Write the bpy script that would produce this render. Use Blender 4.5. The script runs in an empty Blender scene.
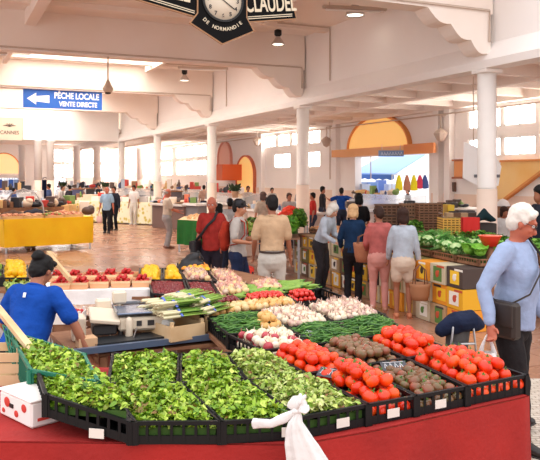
EXPOSURE = 0.3; WORLD = 1.5; SKYL = 4.5
import bpy, bmesh, math, random
from mathutils import Vector, Matrix, noise
random.seed(7)
PI = math.pi
col = bpy.context.scene.collection
F = 719.0; CH = 2.08; HV = 177.0          # focal length in px, camera height, horizon row
CA, SA = math.cos(math.radians(24.46)), math.sin(math.radians(24.46))

def lin(c):
    return tuple(((x/255)/12.92 if x/255 <= .04045 else ((x/255+.055)/1.055)**2.4) for x in c)

# ---------------------------------------------------------------- plan helpers
def W(u, y, z=0.0):                 # world point on the floor plan at depth y seen in column u
    return Vector(((u-270)*y/F, y, z))
def ZV(v, y): return CH - (v-HV)*y/F
def P(u, v, z):                     # world point at height z seen at (u, v)
    y = F*(CH-z)/(v-HV)
    return Vector(((u-270)*y/F, y, z))
def R(p, q, z=0.0):                 # hall axes: q runs along the colonnade, p across it
    return Vector((p*CA - q*SA, p*SA + q*CA, z))
def QW(u, p):                       # q on the wall at p that is seen in column u
    k = (u-270)/F
    return p*(CA - SA*k)/(CA*k + SA)
def PWq(u, q):
    k = (u-270)/F
    return q*(CA*k + SA)/(CA - SA*k)
HALL = math.radians(24.46)

# ---------------------------------------------------------------- materials
MATS = {}
def mat(name, rgb, rough=.6, metal=0, var=.0, scale=8, rgb2=None, bump=0, bscale=40, spec=.5, island=None,
        trans=0, emit=None, estr=0, alpha=1, sub=0, coat=0, wave=None):
    if name in MATS: return MATS[name]
    m = bpy.data.materials.new(name); m.use_nodes = True
    nt = m.node_tree; b = nt.nodes['Principled BSDF']
    L = nt.links.new
    b.inputs['Roughness'].default_value = rough
    b.inputs['Metallic'].default_value = metal
    b.inputs['Specular IOR Level'].default_value = spec
    b.inputs['Coat Weight'].default_value = coat
    c = lin(rgb)
    b.inputs['Base Color'].default_value = (*c, 1)
    if island:
        g = nt.nodes.new('ShaderNodeNewGeometry'); r = nt.nodes.new('ShaderNodeValToRGB')
        r.color_ramp.interpolation = 'LINEAR'
        els = r.color_ramp.elements
        while len(els) < len(island): els.new(.5)
        for i, cc in enumerate(island):
            els[i].position = i/max(1, len(island)-1); els[i].color = (*lin(cc), 1)
        L(g.outputs['Random Per Island'], r.inputs[0]); L(r.outputs[0], b.inputs['Base Color'])
    elif rgb2 is not None or var:
        t = nt.nodes.new('ShaderNodeTexCoord')
        n = nt.nodes.new('ShaderNodeTexNoise'); n.inputs['Scale'].default_value = scale
        n.inputs['Detail'].default_value = 5
        L(t.outputs['Object'], n.inputs['Vector'])
        r = nt.nodes.new('ShaderNodeValToRGB'); r.color_ramp.elements[0].position = .35; r.color_ramp.elements[1].position = .65
        c2 = lin(rgb2) if rgb2 is not None else tuple(x*(1-var) for x in c)
        r.color_ramp.elements[0].color = (*c2, 1); r.color_ramp.elements[1].color = (*c, 1)
        L(n.outputs['Fac'], r.inputs[0]); L(r.outputs[0], b.inputs['Base Color'])
    if wave:
        t = nt.nodes.new('ShaderNodeTexCoord'); w = nt.nodes.new('ShaderNodeTexWave')
        w.inputs['Scale'].default_value = wave[0]; w.inputs['Distortion'].default_value = wave[2] if len(wave) > 2 else 0
        w.bands_direction = wave[3] if len(wave) > 3 else 'X'
        r = nt.nodes.new('ShaderNodeValToRGB'); r.color_ramp.elements[0].color = (*c, 1); r.color_ramp.elements[1].color = (*lin(wave[1]), 1)
        r.color_ramp.elements[0].position = .4; r.color_ramp.elements[1].position = .6
        L(t.outputs['Object'], w.inputs['Vector']); L(w.outputs['Fac'], r.inputs[0]); L(r.outputs[0], b.inputs['Base Color'])
    if bump:
        t = nt.nodes.new('ShaderNodeTexCoord')
        n = nt.nodes.new('ShaderNodeTexNoise'); n.inputs['Scale'].default_value = bscale
        L(t.outputs['Object'], n.inputs['Vector'])
        bp = nt.nodes.new('ShaderNodeBump'); bp.inputs['Strength'].default_value = bump; bp.inputs['Distance'].default_value = .02
        L(n.outputs['Fac'], bp.inputs['Height']); L(bp.outputs[0], b.inputs['Normal'])
    if trans: b.inputs['Transmission Weight'].default_value = trans
    if alpha < 1: b.inputs['Alpha'].default_value = alpha
    if sub:
        b.inputs['Subsurface Weight'].default_value = sub; b.inputs['Subsurface Radius'].default_value = (.01, .005, .003)
    if emit is not None:
        b.inputs['Emission Color'].default_value = (*lin(emit), 1); b.inputs['Emission Strength'].default_value = estr
    MATS[name] = m
    return m

def cloth(name, rgb, var=.25):
    rgb = tuple(x*(.90 if sum(rgb) > 480 else .85) for x in rgb)
    return mat(name, rgb, rough=.85, var=var, scale=9, bump=.35, bscale=25, spec=.2)

# ---------------------------------------------------------------- mesh builder
class MB:
    def __init__(s): s.v = []; s.f = []; s.sm = []
    def add(s, vs, fs, smooth=False, M=None):
        o = len(s.v)
        for p in vs:
            p = Vector(p)
            s.v.append(M @ p if M is not None else p)
        for f in fs:
            s.f.append([o+i for i in f]); s.sm.append(smooth)
        return s
    def box(s, c, size, M=None, rz=0, bev=0):
        x, y, z = [d/2 for d in size]
        T = Matrix.Translation(Vector(c)) @ Matrix.Rotation(rz, 4, 'Z')
        if M is not None: T = M @ T
        if bev and min(x, y, z) > bev:
            vs = []
            for sx in (-1, 1):
                for sy in (-1, 1):
                    for sz in (-1, 1):
                        vs += [(sx*(x-bev), sy*(y-bev), sz*z), (sx*(x-bev), sy*y, sz*(z-bev)), (sx*x, sy*(y-bev), sz*(z-bev))]
            bm = bmesh.new()
            for p in vs: bm.verts.new(p)
            bmesh.ops.convex_hull(bm, input=bm.verts[:])
            bm.verts.index_update()
            s.add([v.co.copy() for v in bm.verts], [[v.index for v in f.verts] for f in bm.faces], False, T)
            bm.free(); return s
        vs = [(-x,-y,-z),(x,-y,-z),(x,y,-z),(-x,y,-z),(-x,-y,z),(x,-y,z),(x,y,z),(-x,y,z)]
        return s.add(vs, [(0,3,2,1),(4,5,6,7),(0,1,5,4),(1,2,6,5),(2,3,7,6),(3,0,4,7)], False, T)
    def bar(s, a, b, w, h):            # box beam from a to b, width w (sideways) height h
        a, b = Vector(a), Vector(b); d = b-a; L = d.length
        if L < 1e-6: return s
        d.normalize(); side = d.cross(Vector((0,0,1)))
        if side.length < 1e-4: side = Vector((1,0,0))
        side.normalize(); up = side.cross(d)
        M = Matrix((( *side,),( *d,),( *up,))).transposed().to_4x4(); M.translation = (a+b)/2
        return s.box((0,0,0), (w, L, h), M)
    def prism(s, poly, z0, z1, M=None):
        n = len(poly)
        vs = [(p[0], p[1], z0) for p in poly] + [(p[0], p[1], z1) for p in poly]
        fs = [list(range(n))[::-1], list(range(n, 2*n))] + [(i, (i+1) % n, n+(i+1) % n, n+i) for i in range(n)]
        return s.add(vs, fs, False, M)
    def lathe(s, prof, n=16, M=None, smooth=True, ribs=0, rib=0):
        vs = []; fs = []
        for r, z in prof:
            for k in range(n):
                a = 2*PI*k/n
                rr = r*(1+rib*math.cos(ribs*a)) if ribs else r
                vs.append((rr*math.cos(a), rr*math.sin(a), z))
        m = len(prof)
        for j in range(m-1):
            for k in range(n):
                k2 = (k+1) % n
                fs.append((j*n+k, j*n+k2, (j+1)*n+k2, (j+1)*n+k))
        if prof[0][0] > 1e-5: fs.append(list(range(n))[::-1])
        if prof[-1][0] > 1e-5: fs.append([(m-1)*n+k for k in range(n)])
        return s.add(vs, fs, smooth, M)
    def ball(s, c, r, n=12, m=8, M=None):
        if not hasattr(r, '__len__'): r = (r, r, r)
        T = Matrix.Translation(Vector(c)) @ Matrix.Diagonal((*r, 1))
        if M is not None: T = M @ T
        return s.lathe([(math.sin(PI*i/m), -math.cos(PI*i/m)) for i in range(m+1)], n, T)
    def tube(s, pts, rad, n=8, side=None, caps=True, smooth=True):
        pts = [Vector(p) for p in pts]
        if not isinstance(rad, list): rad = [rad]*len(pts)
        rad = [(r, r) if not hasattr(r, '__len__') else r for r in rad]
        vs = []; fs = []; prev = None
        rings = []
        for i, p in enumerate(pts):
            d = (pts[min(i+1, len(pts)-1)] - pts[max(i-1, 0)])
            if d.length < 1e-7: d = Vector((0,0,1))
            d.normalize()
            ref = Vector(side) if side is not None else (prev if prev is not None else (Vector((1,0,0)) if abs(d.x) < .8 else Vector((0,1,0))))
            a = ref - d*ref.dot(d)
            if a.length < 1e-5: a = d.orthogonal()
            a.normalize(); b = d.cross(a); prev = a
            rings.append((p, a, b, rad[i], d))
        if caps:        # rounded ends
            p, a, b, r, d = rings[0]; e = min(r)
            pre = [(p-d*e*.95, a, b, (r[0]*.25, r[1]*.25), d), (p-d*e*.6, a, b, (r[0]*.75, r[1]*.75), d)]
            p, a, b, r, d = rings[-1]; e = min(r)
            post = [(p+d*e*.6, a, b, (r[0]*.75, r[1]*.75), d), (p+d*e*.95, a, b, (r[0]*.25, r[1]*.25), d)]
            rings = pre + rings + post
        for p, a, b, r, d in rings:
            for k in range(n):
                t = 2*PI*k/n
                vs.append(p + a*(r[0]*math.cos(t)) + b*(r[1]*math.sin(t)))
        m = len(rings)
        for j in range(m-1):
            for k in range(n):
                k2 = (k+1) % n
                fs.append((j*n+k, j*n+k2, (j+1)*n+k2, (j+1)*n+k))
        fs.append(list(range(n))[::-1]); fs.append([(m-1)*n+k for k in range(n)])
        return s.add(vs, fs, smooth)
    def build(s, name, m=None, parent=None, loc=None, rz=0):
        me = bpy.data.meshes.new(name)
        me.from_pydata([tuple(v) for v in s.v], [], s.f)
        me.polygons.foreach_set('use_smooth', s.sm)
        if m is not None:
            for mm in (m if isinstance(m, (list, tuple)) else [m]): me.materials.append(mm)
        me.update()
        o = bpy.data.objects.new(name, me); col.objects.link(o)
        if parent is not None: o.parent = parent
        if loc is not None: o.location = loc
        if rz: o.rotation_euler.z = rz
        return o

def tag(o, label=None, cat=None, group=None, kind=None):
    if label: o['label'] = label
    if cat: o['category'] = cat
    if group: o['group'] = group
    if kind: o['kind'] = kind
    return o
def empty(name, loc, rz=0, label=None, cat=None, group=None):
    o = bpy.data.objects.new(name, None); col.objects.link(o)
    o.location = loc; o.rotation_euler.z = rz; o.empty_display_size = .1
    return tag(o, label, cat, group)
def struct(o): o['kind'] = 'structure'; return o
def copy_tree(o, parent=None):
    c = o.copy(); col.objects.link(c)
    if parent is not None: c.parent = parent
    for ch in list(o.children): copy_tree(ch, c)
    return c
def text_mesh(body, size, m, name, M, ext=.004, align='CENTER', shear=0, bold=0, sx=1):
    cu = bpy.data.curves.new(name, 'FONT'); cu.body = body; cu.size = size; cu.extrude = ext
    cu.align_x = align; cu.align_y = 'CENTER'; cu.offset = bold
    t = bpy.data.objects.new(name, cu); col.objects.link(t)
    dg = bpy.context.evaluated_depsgraph_get()
    me = bpy.data.meshes.new_from_object(t.evaluated_get(dg))
    bpy.data.objects.remove(t)
    me.transform(Matrix.Diagonal((sx, 1, 1, 1)))
    me.transform(M)
    me.materials.clear(); me.materials.append(m)
    o = bpy.data.objects.new(name, me); col.objects.link(o)
    return o

# ---------------------------------------------------------------- render settings, camera, world
sc = bpy.context.scene
sc.view_settings.view_transform = 'Standard'; sc.view_settings.look = 'None'
sc.view_settings.gamma = 1; sc.view_settings.use_curve_mapping = False
sc.view_settings.exposure = EXPOSURE
try:
    sc.cycles.use_denoising = True
    sc.cycles.max_bounces = 8; sc.cycles.diffuse_bounces = 5
    sc.cycles.sample_clamp_indirect = 6
except Exception: pass
cam = bpy.data.cameras.new('camera'); co = bpy.data.objects.new('camera', cam); col.objects.link(co)
co.location = (0, 0, CH); co.rotation_euler = (PI/2, 0, 0)
cam.sensor_fit = 'HORIZONTAL'; cam.sensor_width = 36; cam.lens = 36*F/540
cam.shift_y = -(230-HV)/540
cam.clip_end = 300; cam.clip_start = .05
sc.camera = co
w = bpy.data.worlds.new('world'); sc.world = w; w.use_nodes = True
bg = w.node_tree.nodes['Background']; bg.inputs[0].default_value = (*lin((252, 250, 252)), 1); bg.inputs[1].default_value = WORLD
_t = w.node_tree.nodes.new('ShaderNodeTexCoord'); _s = w.node_tree.nodes.new('ShaderNodeSeparateXYZ'); _m = w.node_tree.nodes.new('ShaderNodeMapRange')
_m.inputs[1].default_value = 0; _m.inputs[2].default_value = 1; _m.inputs[3].default_value = WORLD*.75; _m.inputs[4].default_value = WORLD*1.4   # overcast sky, brighter overhead
w.node_tree.links.new(_t.outputs['Generated'], _s.inputs[0]); w.node_tree.links.new(_s.outputs['Z'], _m.inputs[0]); w.node_tree.links.new(_m.outputs[0], bg.inputs[1])
# ================================================================ THE HALL
M_wall = mat('wall_plaster', (252, 247, 243), .85, var=.04, scale=.6)
M_dado = mat('dado_paint', (246, 222, 204), .8, var=.06, scale=1.5)
M_ceil = mat('ceiling_plaster', (250, 240, 232), .9, rgb2=(246, 232, 220), scale=.5)
M_col = mat('column_paint', (252, 246, 240), .7, var=.04, scale=3)
M_orange = mat('orange_panel', (253, 216, 148), .7, rgb2=(252, 204, 124), scale=1)
M_oglass = mat('orange_glass', (253, 216, 148), .6, emit=(250, 190, 100), estr=.35)
M_oredge = mat('orange_edge', (232, 156, 86), .7)
M_pipe = mat('conduit', (206, 186, 170), .6)
M_white = mat('white_paint', (252, 250, 248), .5)
M_black = mat('black_paint', (24, 22, 22), .5)
M_steel = mat('steel', (190, 190, 192), .35, metal=.8)
M_pane = mat('daylit_glass', (255, 255, 255), .2, emit=(255, 252, 246), estr=9)
M_sky = mat('skylight_glass', (255, 255, 255), .3, emit=(255, 251, 242), estr=SKYL)

def floor_mat():
    m = mat('floor_tiles', (200, 160, 134), .32, spec=.5)
    nt = m.node_tree; b = nt.nodes['Principled BSDF']; L = nt.links.new
    t = nt.nodes.new('ShaderNodeTexCoord'); mp = nt.nodes.new('ShaderNodeMapping')
    mp.inputs['Rotation'].default_value = (0, 0, -HALL)
    L(t.outputs['Object'], mp.inputs['Vector'])
    br = nt.nodes.new('ShaderNodeTexBrick'); br.offset = .5
    br.inputs['Color1'].default_value = (*lin((176, 132, 108)), 1); br.inputs['Color2'].default_value = (*lin((166, 122, 98)), 1)
    br.inputs['Mortar'].default_value = (*lin((132, 92, 72)), 1)
    br.inputs['Scale'].default_value = 1; br.inputs['Mortar Size'].default_value = .008
    br.inputs['Brick Width'].default_value = .6; br.inputs['Row Height'].default_value = .6
    L(mp.outputs[0], br.inputs['Vector'])
    n = nt.nodes.new('ShaderNodeTexNoise'); n.inputs['Scale'].default_value = .7; n.inputs['Detail'].default_value = 6
    L(t.outputs['Object'], n.inputs['Vector'])
    mx = nt.nodes.new('ShaderNodeMix'); mx.data_type = 'RGBA'; mx.blend_type = 'MULTIPLY'; mx.inputs[0].default_value = .2
    r = nt.nodes.new('ShaderNodeValToRGB'); r.color_ramp.elements[0].position = .35; r.color_ramp.elements[1].position = .62
    r.color_ramp.elements[0].color = (*lin((205, 178, 158)), 1); r.color_ramp.elements[1].color = (1, 1, 1, 1)
    L(n.outputs['Fac'], r.inputs[0]); L(br.outputs['Color'], mx.inputs[6]); L(r.outputs[0], mx.inputs[7])
    L(mx.outputs[2], b.inputs['Base Color'])
    r2 = nt.nodes.new('ShaderNodeMapRange'); r2.inputs[3].default_value = .16; r2.inputs[4].default_value = .36
    L(n.outputs['Fac'], r2.inputs[0]); L(r2.outputs[0], b.inputs['Roughness'])
    return m
fl = MB()
fl.add([R(-9, -8, 0), R(14.6, -8, 0), R(14.6, 58, 0), R(-9, 58, 0)], [(0, 1, 2, 3)])
struct(fl.build('floor', floor_mat()))
st = MB()
for q in (24.3, 25.3):
    st.add([R(-6, q, .004), R(3.2, q, .004), R(3.2, q+.16, .004), R(-6, q+.16, .004)], [(0, 1, 2, 3)])
struct(st.build('trim_1', mat('floor_line', (236, 216, 200), .4)))
pv = MB()
pv.add([W(500, 5.2, .006), W(640, 5.2, .006), W(760, 7.4, .006), W(516, 7.4, .006)], [(0, 1, 2, 3)])
def paver():
    m = mat('grey_pavers', (200, 188, 172), .7)
    nt = m.node_tree; b = nt.nodes['Principled BSDF']
    t = nt.nodes.new('ShaderNodeTexCoord'); br = nt.nodes.new('ShaderNodeTexBrick')
    br.inputs['Scale'].default_value = 5; br.inputs['Mortar Size'].default_value = .03
    br.inputs['Color1'].default_value = (*lin((205, 194, 180)), 1); br.inputs['Color2'].default_value = (*lin((190, 176, 160)), 1)
    br.inputs['Mortar'].default_value = (*lin((150, 134, 118)), 1)
    nt.links.new(t.outputs['Object'], br.inputs['Vector']); nt.links.new(br.outputs['Color'], b.inputs['Base Color'])
    return m
struct(pv.build('trim_2', paver()))

PC, PWALL, Q1, DQ = 9.19, 14.6, 10.48, 7.5
ZG, ZC, ZB, ZA = 5.05, 6.0, 4.07, 4.55
# longitudinal beam, its sloping ledge and the wall above
bm_ = MB()
prof = [(9.0, ZB), (9.38, ZB), (9.38, ZA), (9.26, ZC), (9.19, ZC), (9.19, ZB+.48), (9.1, ZB+.34), (8.98, ZB+.14)]
def extrude_q(mb, prof, q0, q1, smooth=False):
    n = len(prof)
    vs = [R(p, q0, z) for p, z in prof] + [R(p, q1, z) for p, z in prof]
    mb.add(vs, [list(range(n)), list(range(n, 2*n))[::-1]] + [(i, n+i, n+(i+1) % n, (i+1) % n) for i in range(n)], smooth)
extrude_q(bm_, prof, -4, 58)
struct(bm_.build('wall_arcade', M_wall))
# columns of the arcade
for i in range(-1, 7):
    q = Q1+DQ*i
    if i == -1: continue
    c = empty('column', R(PC, q, 0)); c['kind'] = 'structure'
    MB().lathe([(.18, 1.86), (.172, 1.9), (.172, 4.0)], 24).build('shaft', M_col, c)
    MB().lathe([(.22, 0), (.22, .12), (.185, .16), (.185, 1.86)], 24).build('dado', M_dado, c)
    MB().box((0, 0, 4.03), (.40, .40, .07), rz=HALL, bev=.01).build('cap', M_col, c)
# far transverse beam and its columns
fb = MB()
extr = [(-9, 40.33), (9.0, 40.33), (9.0, 40.73), (-9, 40.73)]
fb.prism([R(p, q)[:2] for p, q in extr], ZB, ZC)
struct(fb.build('wall_far_upstand', M_wall))
for u, q in ((38, 40.53), (50.5, 40.53), (77, 47), (98, 47.5), (140, 49), (22, 47)):
    c = empty('column', R(PWq(u, q), q, 0)); c['kind'] = 'structure'
    MB().lathe([(.2, 1.9), (.2, 3.95), (.26, 4.02), (.26, 4.07)], 16).build('shaft', M_col, c)
    MB().lathe([(.23, 0), (.23, .2), (.2, .22), (.2, 1.9)], 16).build('dado', M_dado, c)
# transverse girders
for i in range(0, 5):
    q = Q1+DQ*i
    g = MB()
    if i < 4:
        g.prism([R(p, qq)[:2] for p, qq in ((-9, q-.2), (9.15, q-.2), (9.15, q+.2), (-9, q+.2))], ZG, ZC)
        struct(g.build('ceiling_girder', M_ceil))
        # scalloped console under the girder end
        cb = MB()
        pr = [(7.7, ZG), (9.1, ZG), (9.1, 4.3), (9.0, 4.33)]
        for (p0, z0, p1, z1) in ((9.0, 4.33, 8.65, 4.55), (8.65, 4.55, 8.2, 4.8), (8.2, 4.8, 7.7, ZG)):
            for k in range(1, 6):
                t = k/6; a = t*PI/2
                pr.append((p0+(p1-p0)*math.sin(a)*1.0 if False else p0+(p1-p0)*t, z0+(z1-z0)*t - .10*math.sin(t*PI)))
            pr.append((p1, z1))
        extrude_q(cb, pr, q-.2, q+.2)
        struct(cb.build('ceiling_console', M_ceil))
# nave ceiling with skylight openings (one per bay beyond the second girder)
cl = MB()
P0, P1 = 1.9, 6.5
def slab(mb, p0, p1, q0, q1, z0, z1): mb.prism([R(p, q)[:2] for p, q in ((p0, q0), (p1, q0), (p1, q1), (p0, q1))], z0, z1)
slab(cl, -9, 9.3, 9.5, Q1+DQ-.6, ZC, ZC+.2)
for i in range(1, 5):
    q = Q1+DQ*i
    slab(cl, -9, P0, q+.6, q+DQ-.6 if i < 4 else 58, ZC, ZC+.2); slab(cl, P1, 9.3, q+.6, q+DQ-.6 if i < 4 else 58, ZC, ZC+.2)
    slab(cl, -9, 9.3, q-.6, q+.6, ZC, ZC+.2)
slab(cl, -9, 9.3, 40.6, 58, ZB+.5, ZB+.7)
struct(cl.build('ceiling', M_ceil))
for i in range(1, 5):
    q = Q1+DQ*i
    s = MB(); slab(s, P0, P1, q+.6, q+DQ-.6, ZC+.16, ZC+.18)
    struct(s.build('window_skylight', M_sky))
    fr = MB()
    for pp in (P0+1.43, P0+2.87): slab(fr, pp-.03, pp+.03, q+.6, q+DQ-.6, ZC+.05, ZC+.16)
    for a in ((P0-.12, P0, q+.5, q+DQ-.5), (P1, P1+.12, q+.5, q+DQ-.5)): slab(fr, *a, ZC-.22, ZC+.2)
    struct(fr.build('trim_skylight', M_ceil))
    
rb = MB(); slab(rb, 1.75, 2.0, Q1+.2, Q1+DQ-.2, ZC-.35, ZC)
struct(rb.build('ceiling_rib', M_ceil))
rb = MB(); slab(rb, 6.6, 6.85, Q1+.2, Q1+DQ-.2, ZC-.3, ZC)
struct(rb.build('ceiling_rib', M_ceil))
ld = MB()
for i in range(0, 4): slab(ld, -9, 9.2, Q1+DQ*(i+1)-1.5, Q1+DQ*(i+1)-1.25, ZC-.12, ZC)
struct(ld.build('ceiling_ledge', M_ceil))
# side aisle: ceiling with joists, wall plate, wall with windows and openings
ac = MB(); slab(ac, 9.38, PWALL+.3, 5, 58, ZA, ZA+.15)
struct(ac.build('ceiling_aisle', M_ceil))
aj = MB()
q = 10.48-4.5
while q < 56:
    slab(aj, 9.38, PWALL, q-.1, q+.1, ZA-.28, ZA); q += 1.5
slab(aj, PWALL-.25, PWALL, 5, 58, ZA-.35, ZA-.02)
slab(aj, 11.9, 12.1, 5, 58, ZA-.34, ZA)
struct(aj.build('ceiling_joists', M_ceil))

holes = []          # (q0, q1, z0, z1) rectangular openings in the side wall
def hole(u0, u1, z0, z1): 
    a, b = sorted((QW(u0, PWALL), QW(u1, PWALL))); holes.append((a, b, z0, z1)); return (a, b, z0, z1)
WIN = []
for u0, u1 in ((468, 501), (503, 536), (539, 585)): WIN += [hole(u0, u1, 3.52, 4.12), hole(u0, u1, 2.68, 3.24)]
for u0, u1 in ((264, 275.5), (277.5, 289.5), (291.5, 303), (308, 320)): WIN.append(hole(u0, u1, 3.52, 4.12))
for u0, u1 in ((274, 290), (307, 320)): WIN.append(hole(u0, u1, 2.5, 3.2))
for u0, u1 in ((176, 186), (187, 197), (198, 206), (143, 156), (160, 172)): WIN += [hole(u0, u1, 3.35, 4.1), hole(u0, u1, 2.2, 3.15)]
DOOR = hole(355, 429, 0.0, 2.85)
def wall_with_holes(mb, holes, a0, a1, z0, z1, place, th):
    qs = sorted(set([a0, a1] + [h[0] for h in holes] + [h[1] for h in holes]))
    zs = sorted(set([z0, z1] + [h[2] for h in holes] + [h[3] for h in holes]))
    for i in range(len(qs)-1):
        j = 0
        while j < len(zs)-1:
            mq = (qs[i]+qs[i+1])/2
            def solid(k):
                mz = (zs[k]+zs[k+1])/2
                return not any(h[0] < mq < h[1] and h[2] < mz < h[3] for h in holes)
            if not solid(j): j += 1; continue
            k = j
            while k+1 < len(zs)-1 and solid(k+1): k += 1
            place(mb, qs[i], qs[i+1], zs[j], zs[k+1], th)
            j = k+1
def place_side(mb, qa, qb, za, zb, th): slab(mb, PWALL, PWALL+th, qa, qb, za, zb)
sw = MB(); wall_with_holes(sw, holes, 5, 58.3, 0, ZA, place_side, .3)
struct(sw.build('wall_right', M_wall))
n = 0
for h in WIN:
    n += 1
    o = MB(); slab(o, PWALL+.12, PWALL+.14, h[0], h[1], h[2], h[3]); o = struct(o.build('window_%d' % n, M_pane))
    f = MB()
    for a in ((h[0], h[0]+.06), (h[1]-.06, h[1]), ((h[0]+h[1])/2-.025, (h[0]+h[1])/2+.025)): slab(f, PWALL+.02, PWALL+.1, *a, h[2], h[3])
    for a in ((h[2], h[2]+.05), (h[3]-.05, h[3])): slab(f, PWALL+.02, PWALL+.1, h[0], h[1], *a)
    f.build('window_frame', M_white, o)
# dado on the side wall (skipping the doorway)
dd = MB()
for a, b in ((5, DOOR[0]-.15), (DOOR[1]+.15, 58)): slab(dd, PWALL-.03, PWALL-.002, a, b, 0, 1.55)
struct(dd.build('trim_3', M_dado))
pl = MB()
for u in (438, 449, 336, 262):
    q = QW(u, PWALL-.12); slab(pl, PWALL-.22, PWALL, q-.14, q+.14, 0, ZA-.3)
struct(pl.build('trim_4', M_wall))
# end wall
def place_end(mb, pa, pb, za, zb, th): slab(mb, pa, pb, 58, 58+th, za, zb)
eh = []; EW = []
for u0, u1 in ((54, 62), (64, 72), (82, 94), (100, 111), (113, 124), (126, 134)):
    a, b = PWq(u0, 58), PWq(u1, 58)
    for z0, z1 in ((3.3, 4.2), (2.1, 3.05)): eh.append((a, b, z0, z1)); EW.append((a, b, z0, z1))
for a, b in ((PWq(-12, 58), PWq(24, 58)), (PWq(53, 58), PWq(66, 58))): eh.append((a, b, 0, 2.0)); 
ew = MB(); wall_with_holes(ew, eh, -9, PWALL+.3, 0, ZB+.55, place_end, .3)
struct(ew.build('wall_back', M_wall))
for h in EW:
    n += 1
    o = MB(); slab(o, h[0], h[1], 58.12, 58.14, h[2], h[3]); struct(o.build('window_%d' % n, M_pane))
    
# arched panels
def arch(name, q_or_p, half, z0, rise, place, m, th=.12, edge=True, label=None, cat=None, full=False):
    pts = []
    for k in range(25):
        a = PI*k/24; pts.append((half*math.cos(a), z0+rise*math.sin(a)))
    if full: pts = [(half, full)] + pts + [(-half, full)]
    root = empty(name, place(q_or_p, 0, 0), 0, label, cat) if label else None
    def mk(pts, d0, d1):
        mb = MB(); k = len(pts)
        vs = [place(q_or_p+s, d0, z) for s, z in pts] + [place(q_or_p+s, d1, z) for s, z in pts]
        mb.add(vs, [list(range(k)), list(range(k, 2*k))[::-1]] + [(i, k+i, k+(i+1) % k, (i+1) % k) for i in range(k)]); return mb
    return pts, mk
def side_place(q, d, z): return R(PWALL-d, q, z)
def end_place(p, d, z): return R(p, 58-d, z)
def build_arch(nm, c, half, z0, rise, place, m, medge, full=None, eth=.08):
    pts, mk = arch(nm, c, half, z0, rise, place, m, full=full)
    o = struct(mk(pts, .02, .1).build(nm, m))
    outer = [(half+eth)*1.0]
    ring = MB(); n_ = 24; z1 = full if full is not None else z0
    A = [(half, z1)] + [(half*math.cos(PI*k/n_), z0+rise*math.sin(PI*k/n_)) for k in range(n_+1)] + [(-half, z1)]
    B = [(half+eth, z1)] + [((half+eth)*math.cos(PI*k/n_), z0+(rise+eth)*math.sin(PI*k/n_)) for k in range(n_+1)] + [(-half-eth, z1)]
    for i in range(len(A)-1):
        vs = []
        for d in (.0, .16):
            for s, z in (A[i], A[i+1], B[i+1], B[i]): vs.append(place(c+s, d, z))
        ring.add(vs, [(0,1,2,3),(7,6,5,4),(0,4,5,1),(1,5,6,2),(2,6,7,3),(3,7,4,0)])
    ring.build('window_frame', medge, o)
    return o
qd = (DOOR[0]+DOOR[1])/2
qa, qb = QW(411, PWALL), QW(351, PWALL)
build_arch('window_arch', (qa+qb)/2, (qb-qa)/2, 3.15, 1.12, side_place, M_oglass, M_oredge)
fa = MB(); slab(fa, PWALL-.55, PWALL, QW(434, PWALL-.3), QW(337, PWALL-.3), 2.86, 3.14)
struct(fa.build('trim_5', mat('orange_band', (244, 190, 140), .6, rgb2=(236, 170, 110), scale=.5)))
fa = MB(); slab(fa, PWALL-.62, PWALL-.55, QW(434, PWALL-.6), QW(404, PWALL-.6), 2.84, 3.16)
struct(fa.build('trim_6', mat('orange_fascia', (236, 150, 90), .6)))
q = QW(247, PWALL); build_arch('window_arch', q, (QW(239, PWALL)-QW(256, PWALL))/2, 2.2, .95, side_place, M_oglass, mat('brick_red', (214, 120, 84), .7), full=.6)
q = QW(226, PWALL); build_arch('window_arch', q, .95, 3.1, .9, side_place, mat('pink_panel', (244, 190, 170), .7), mat('pink_edge', (238, 170, 150), .7), full=2.7)
rr = MB(); slab(rr, PWALL-1.2, PWALL-.05, QW(233, PWALL-.6), QW(219, PWALL-.6), 1.9, 2.75); struct(rr.build('trim_7', mat('red_orange_hood', (226, 104, 56), .6)))
build_arch('window_arch', PWq(4, 58), (PWq(22, 58)-PWq(-12, 58))/2*.98, 2.35, 1.5, end_place, mat('pale_orange', (250, 208, 160), .7, emit=(250, 200, 140), estr=.6), M_oredge)
pm = MB(); slab(pm, PWq(-12, 57.9), PWq(24, 57.9), 57.75, 58, 2.05, 2.3); struct(pm.build('trim_8', M_wall))
# orange stair stringer panel on the side wall near the front
spn = MB()
qq = [QW(u, PWALL-.1) for u in (505, 600, 600, 506)]
for d0, d1 in ((.06, .14),):
    pts = [(qq[0], 2.52), (qq[1], 2.52), (qq[1], 2.95), (qq[0], 2.52)]
pts = [(QW(505, PWALL), 2.48), (QW(620, PWALL), 2.48), (QW(620, PWALL), 2.9), (QW(508, PWALL), 1.52), (QW(500, PWALL), 1.52)]
pts = [(QW(504, PWALL), 2.5), (QW(600, PWALL), 2.5), (QW(545, PWALL), 2.22), (QW(508, PWALL), 1.45), (QW(498, PWALL), 1.45)]
k = len(pts); mb = MB()
mb.add([side_place(a, .04, z) for a, z in pts]+[side_place(a, .12, z) for a, z in pts], [list(range(k)), list(range(k, 2*k))[::-1]]+[(i, k+i, k+(i+1) % k, (i+1) % k) for i in range(k)])
struct(mb.build('trim_9', M_orange))
mb = MB(); mb.bar(side_place(QW(508, PWALL), .1, 1.45), side_place(QW(547, PWALL), .1, 2.26), .14, .07); mb.bar(side_place(QW(504, PWALL), .1, 2.53), side_place(QW(600, PWALL), .1, 2.53), .14, .06)
struct(mb.build('trim_10', M_oredge))

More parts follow.
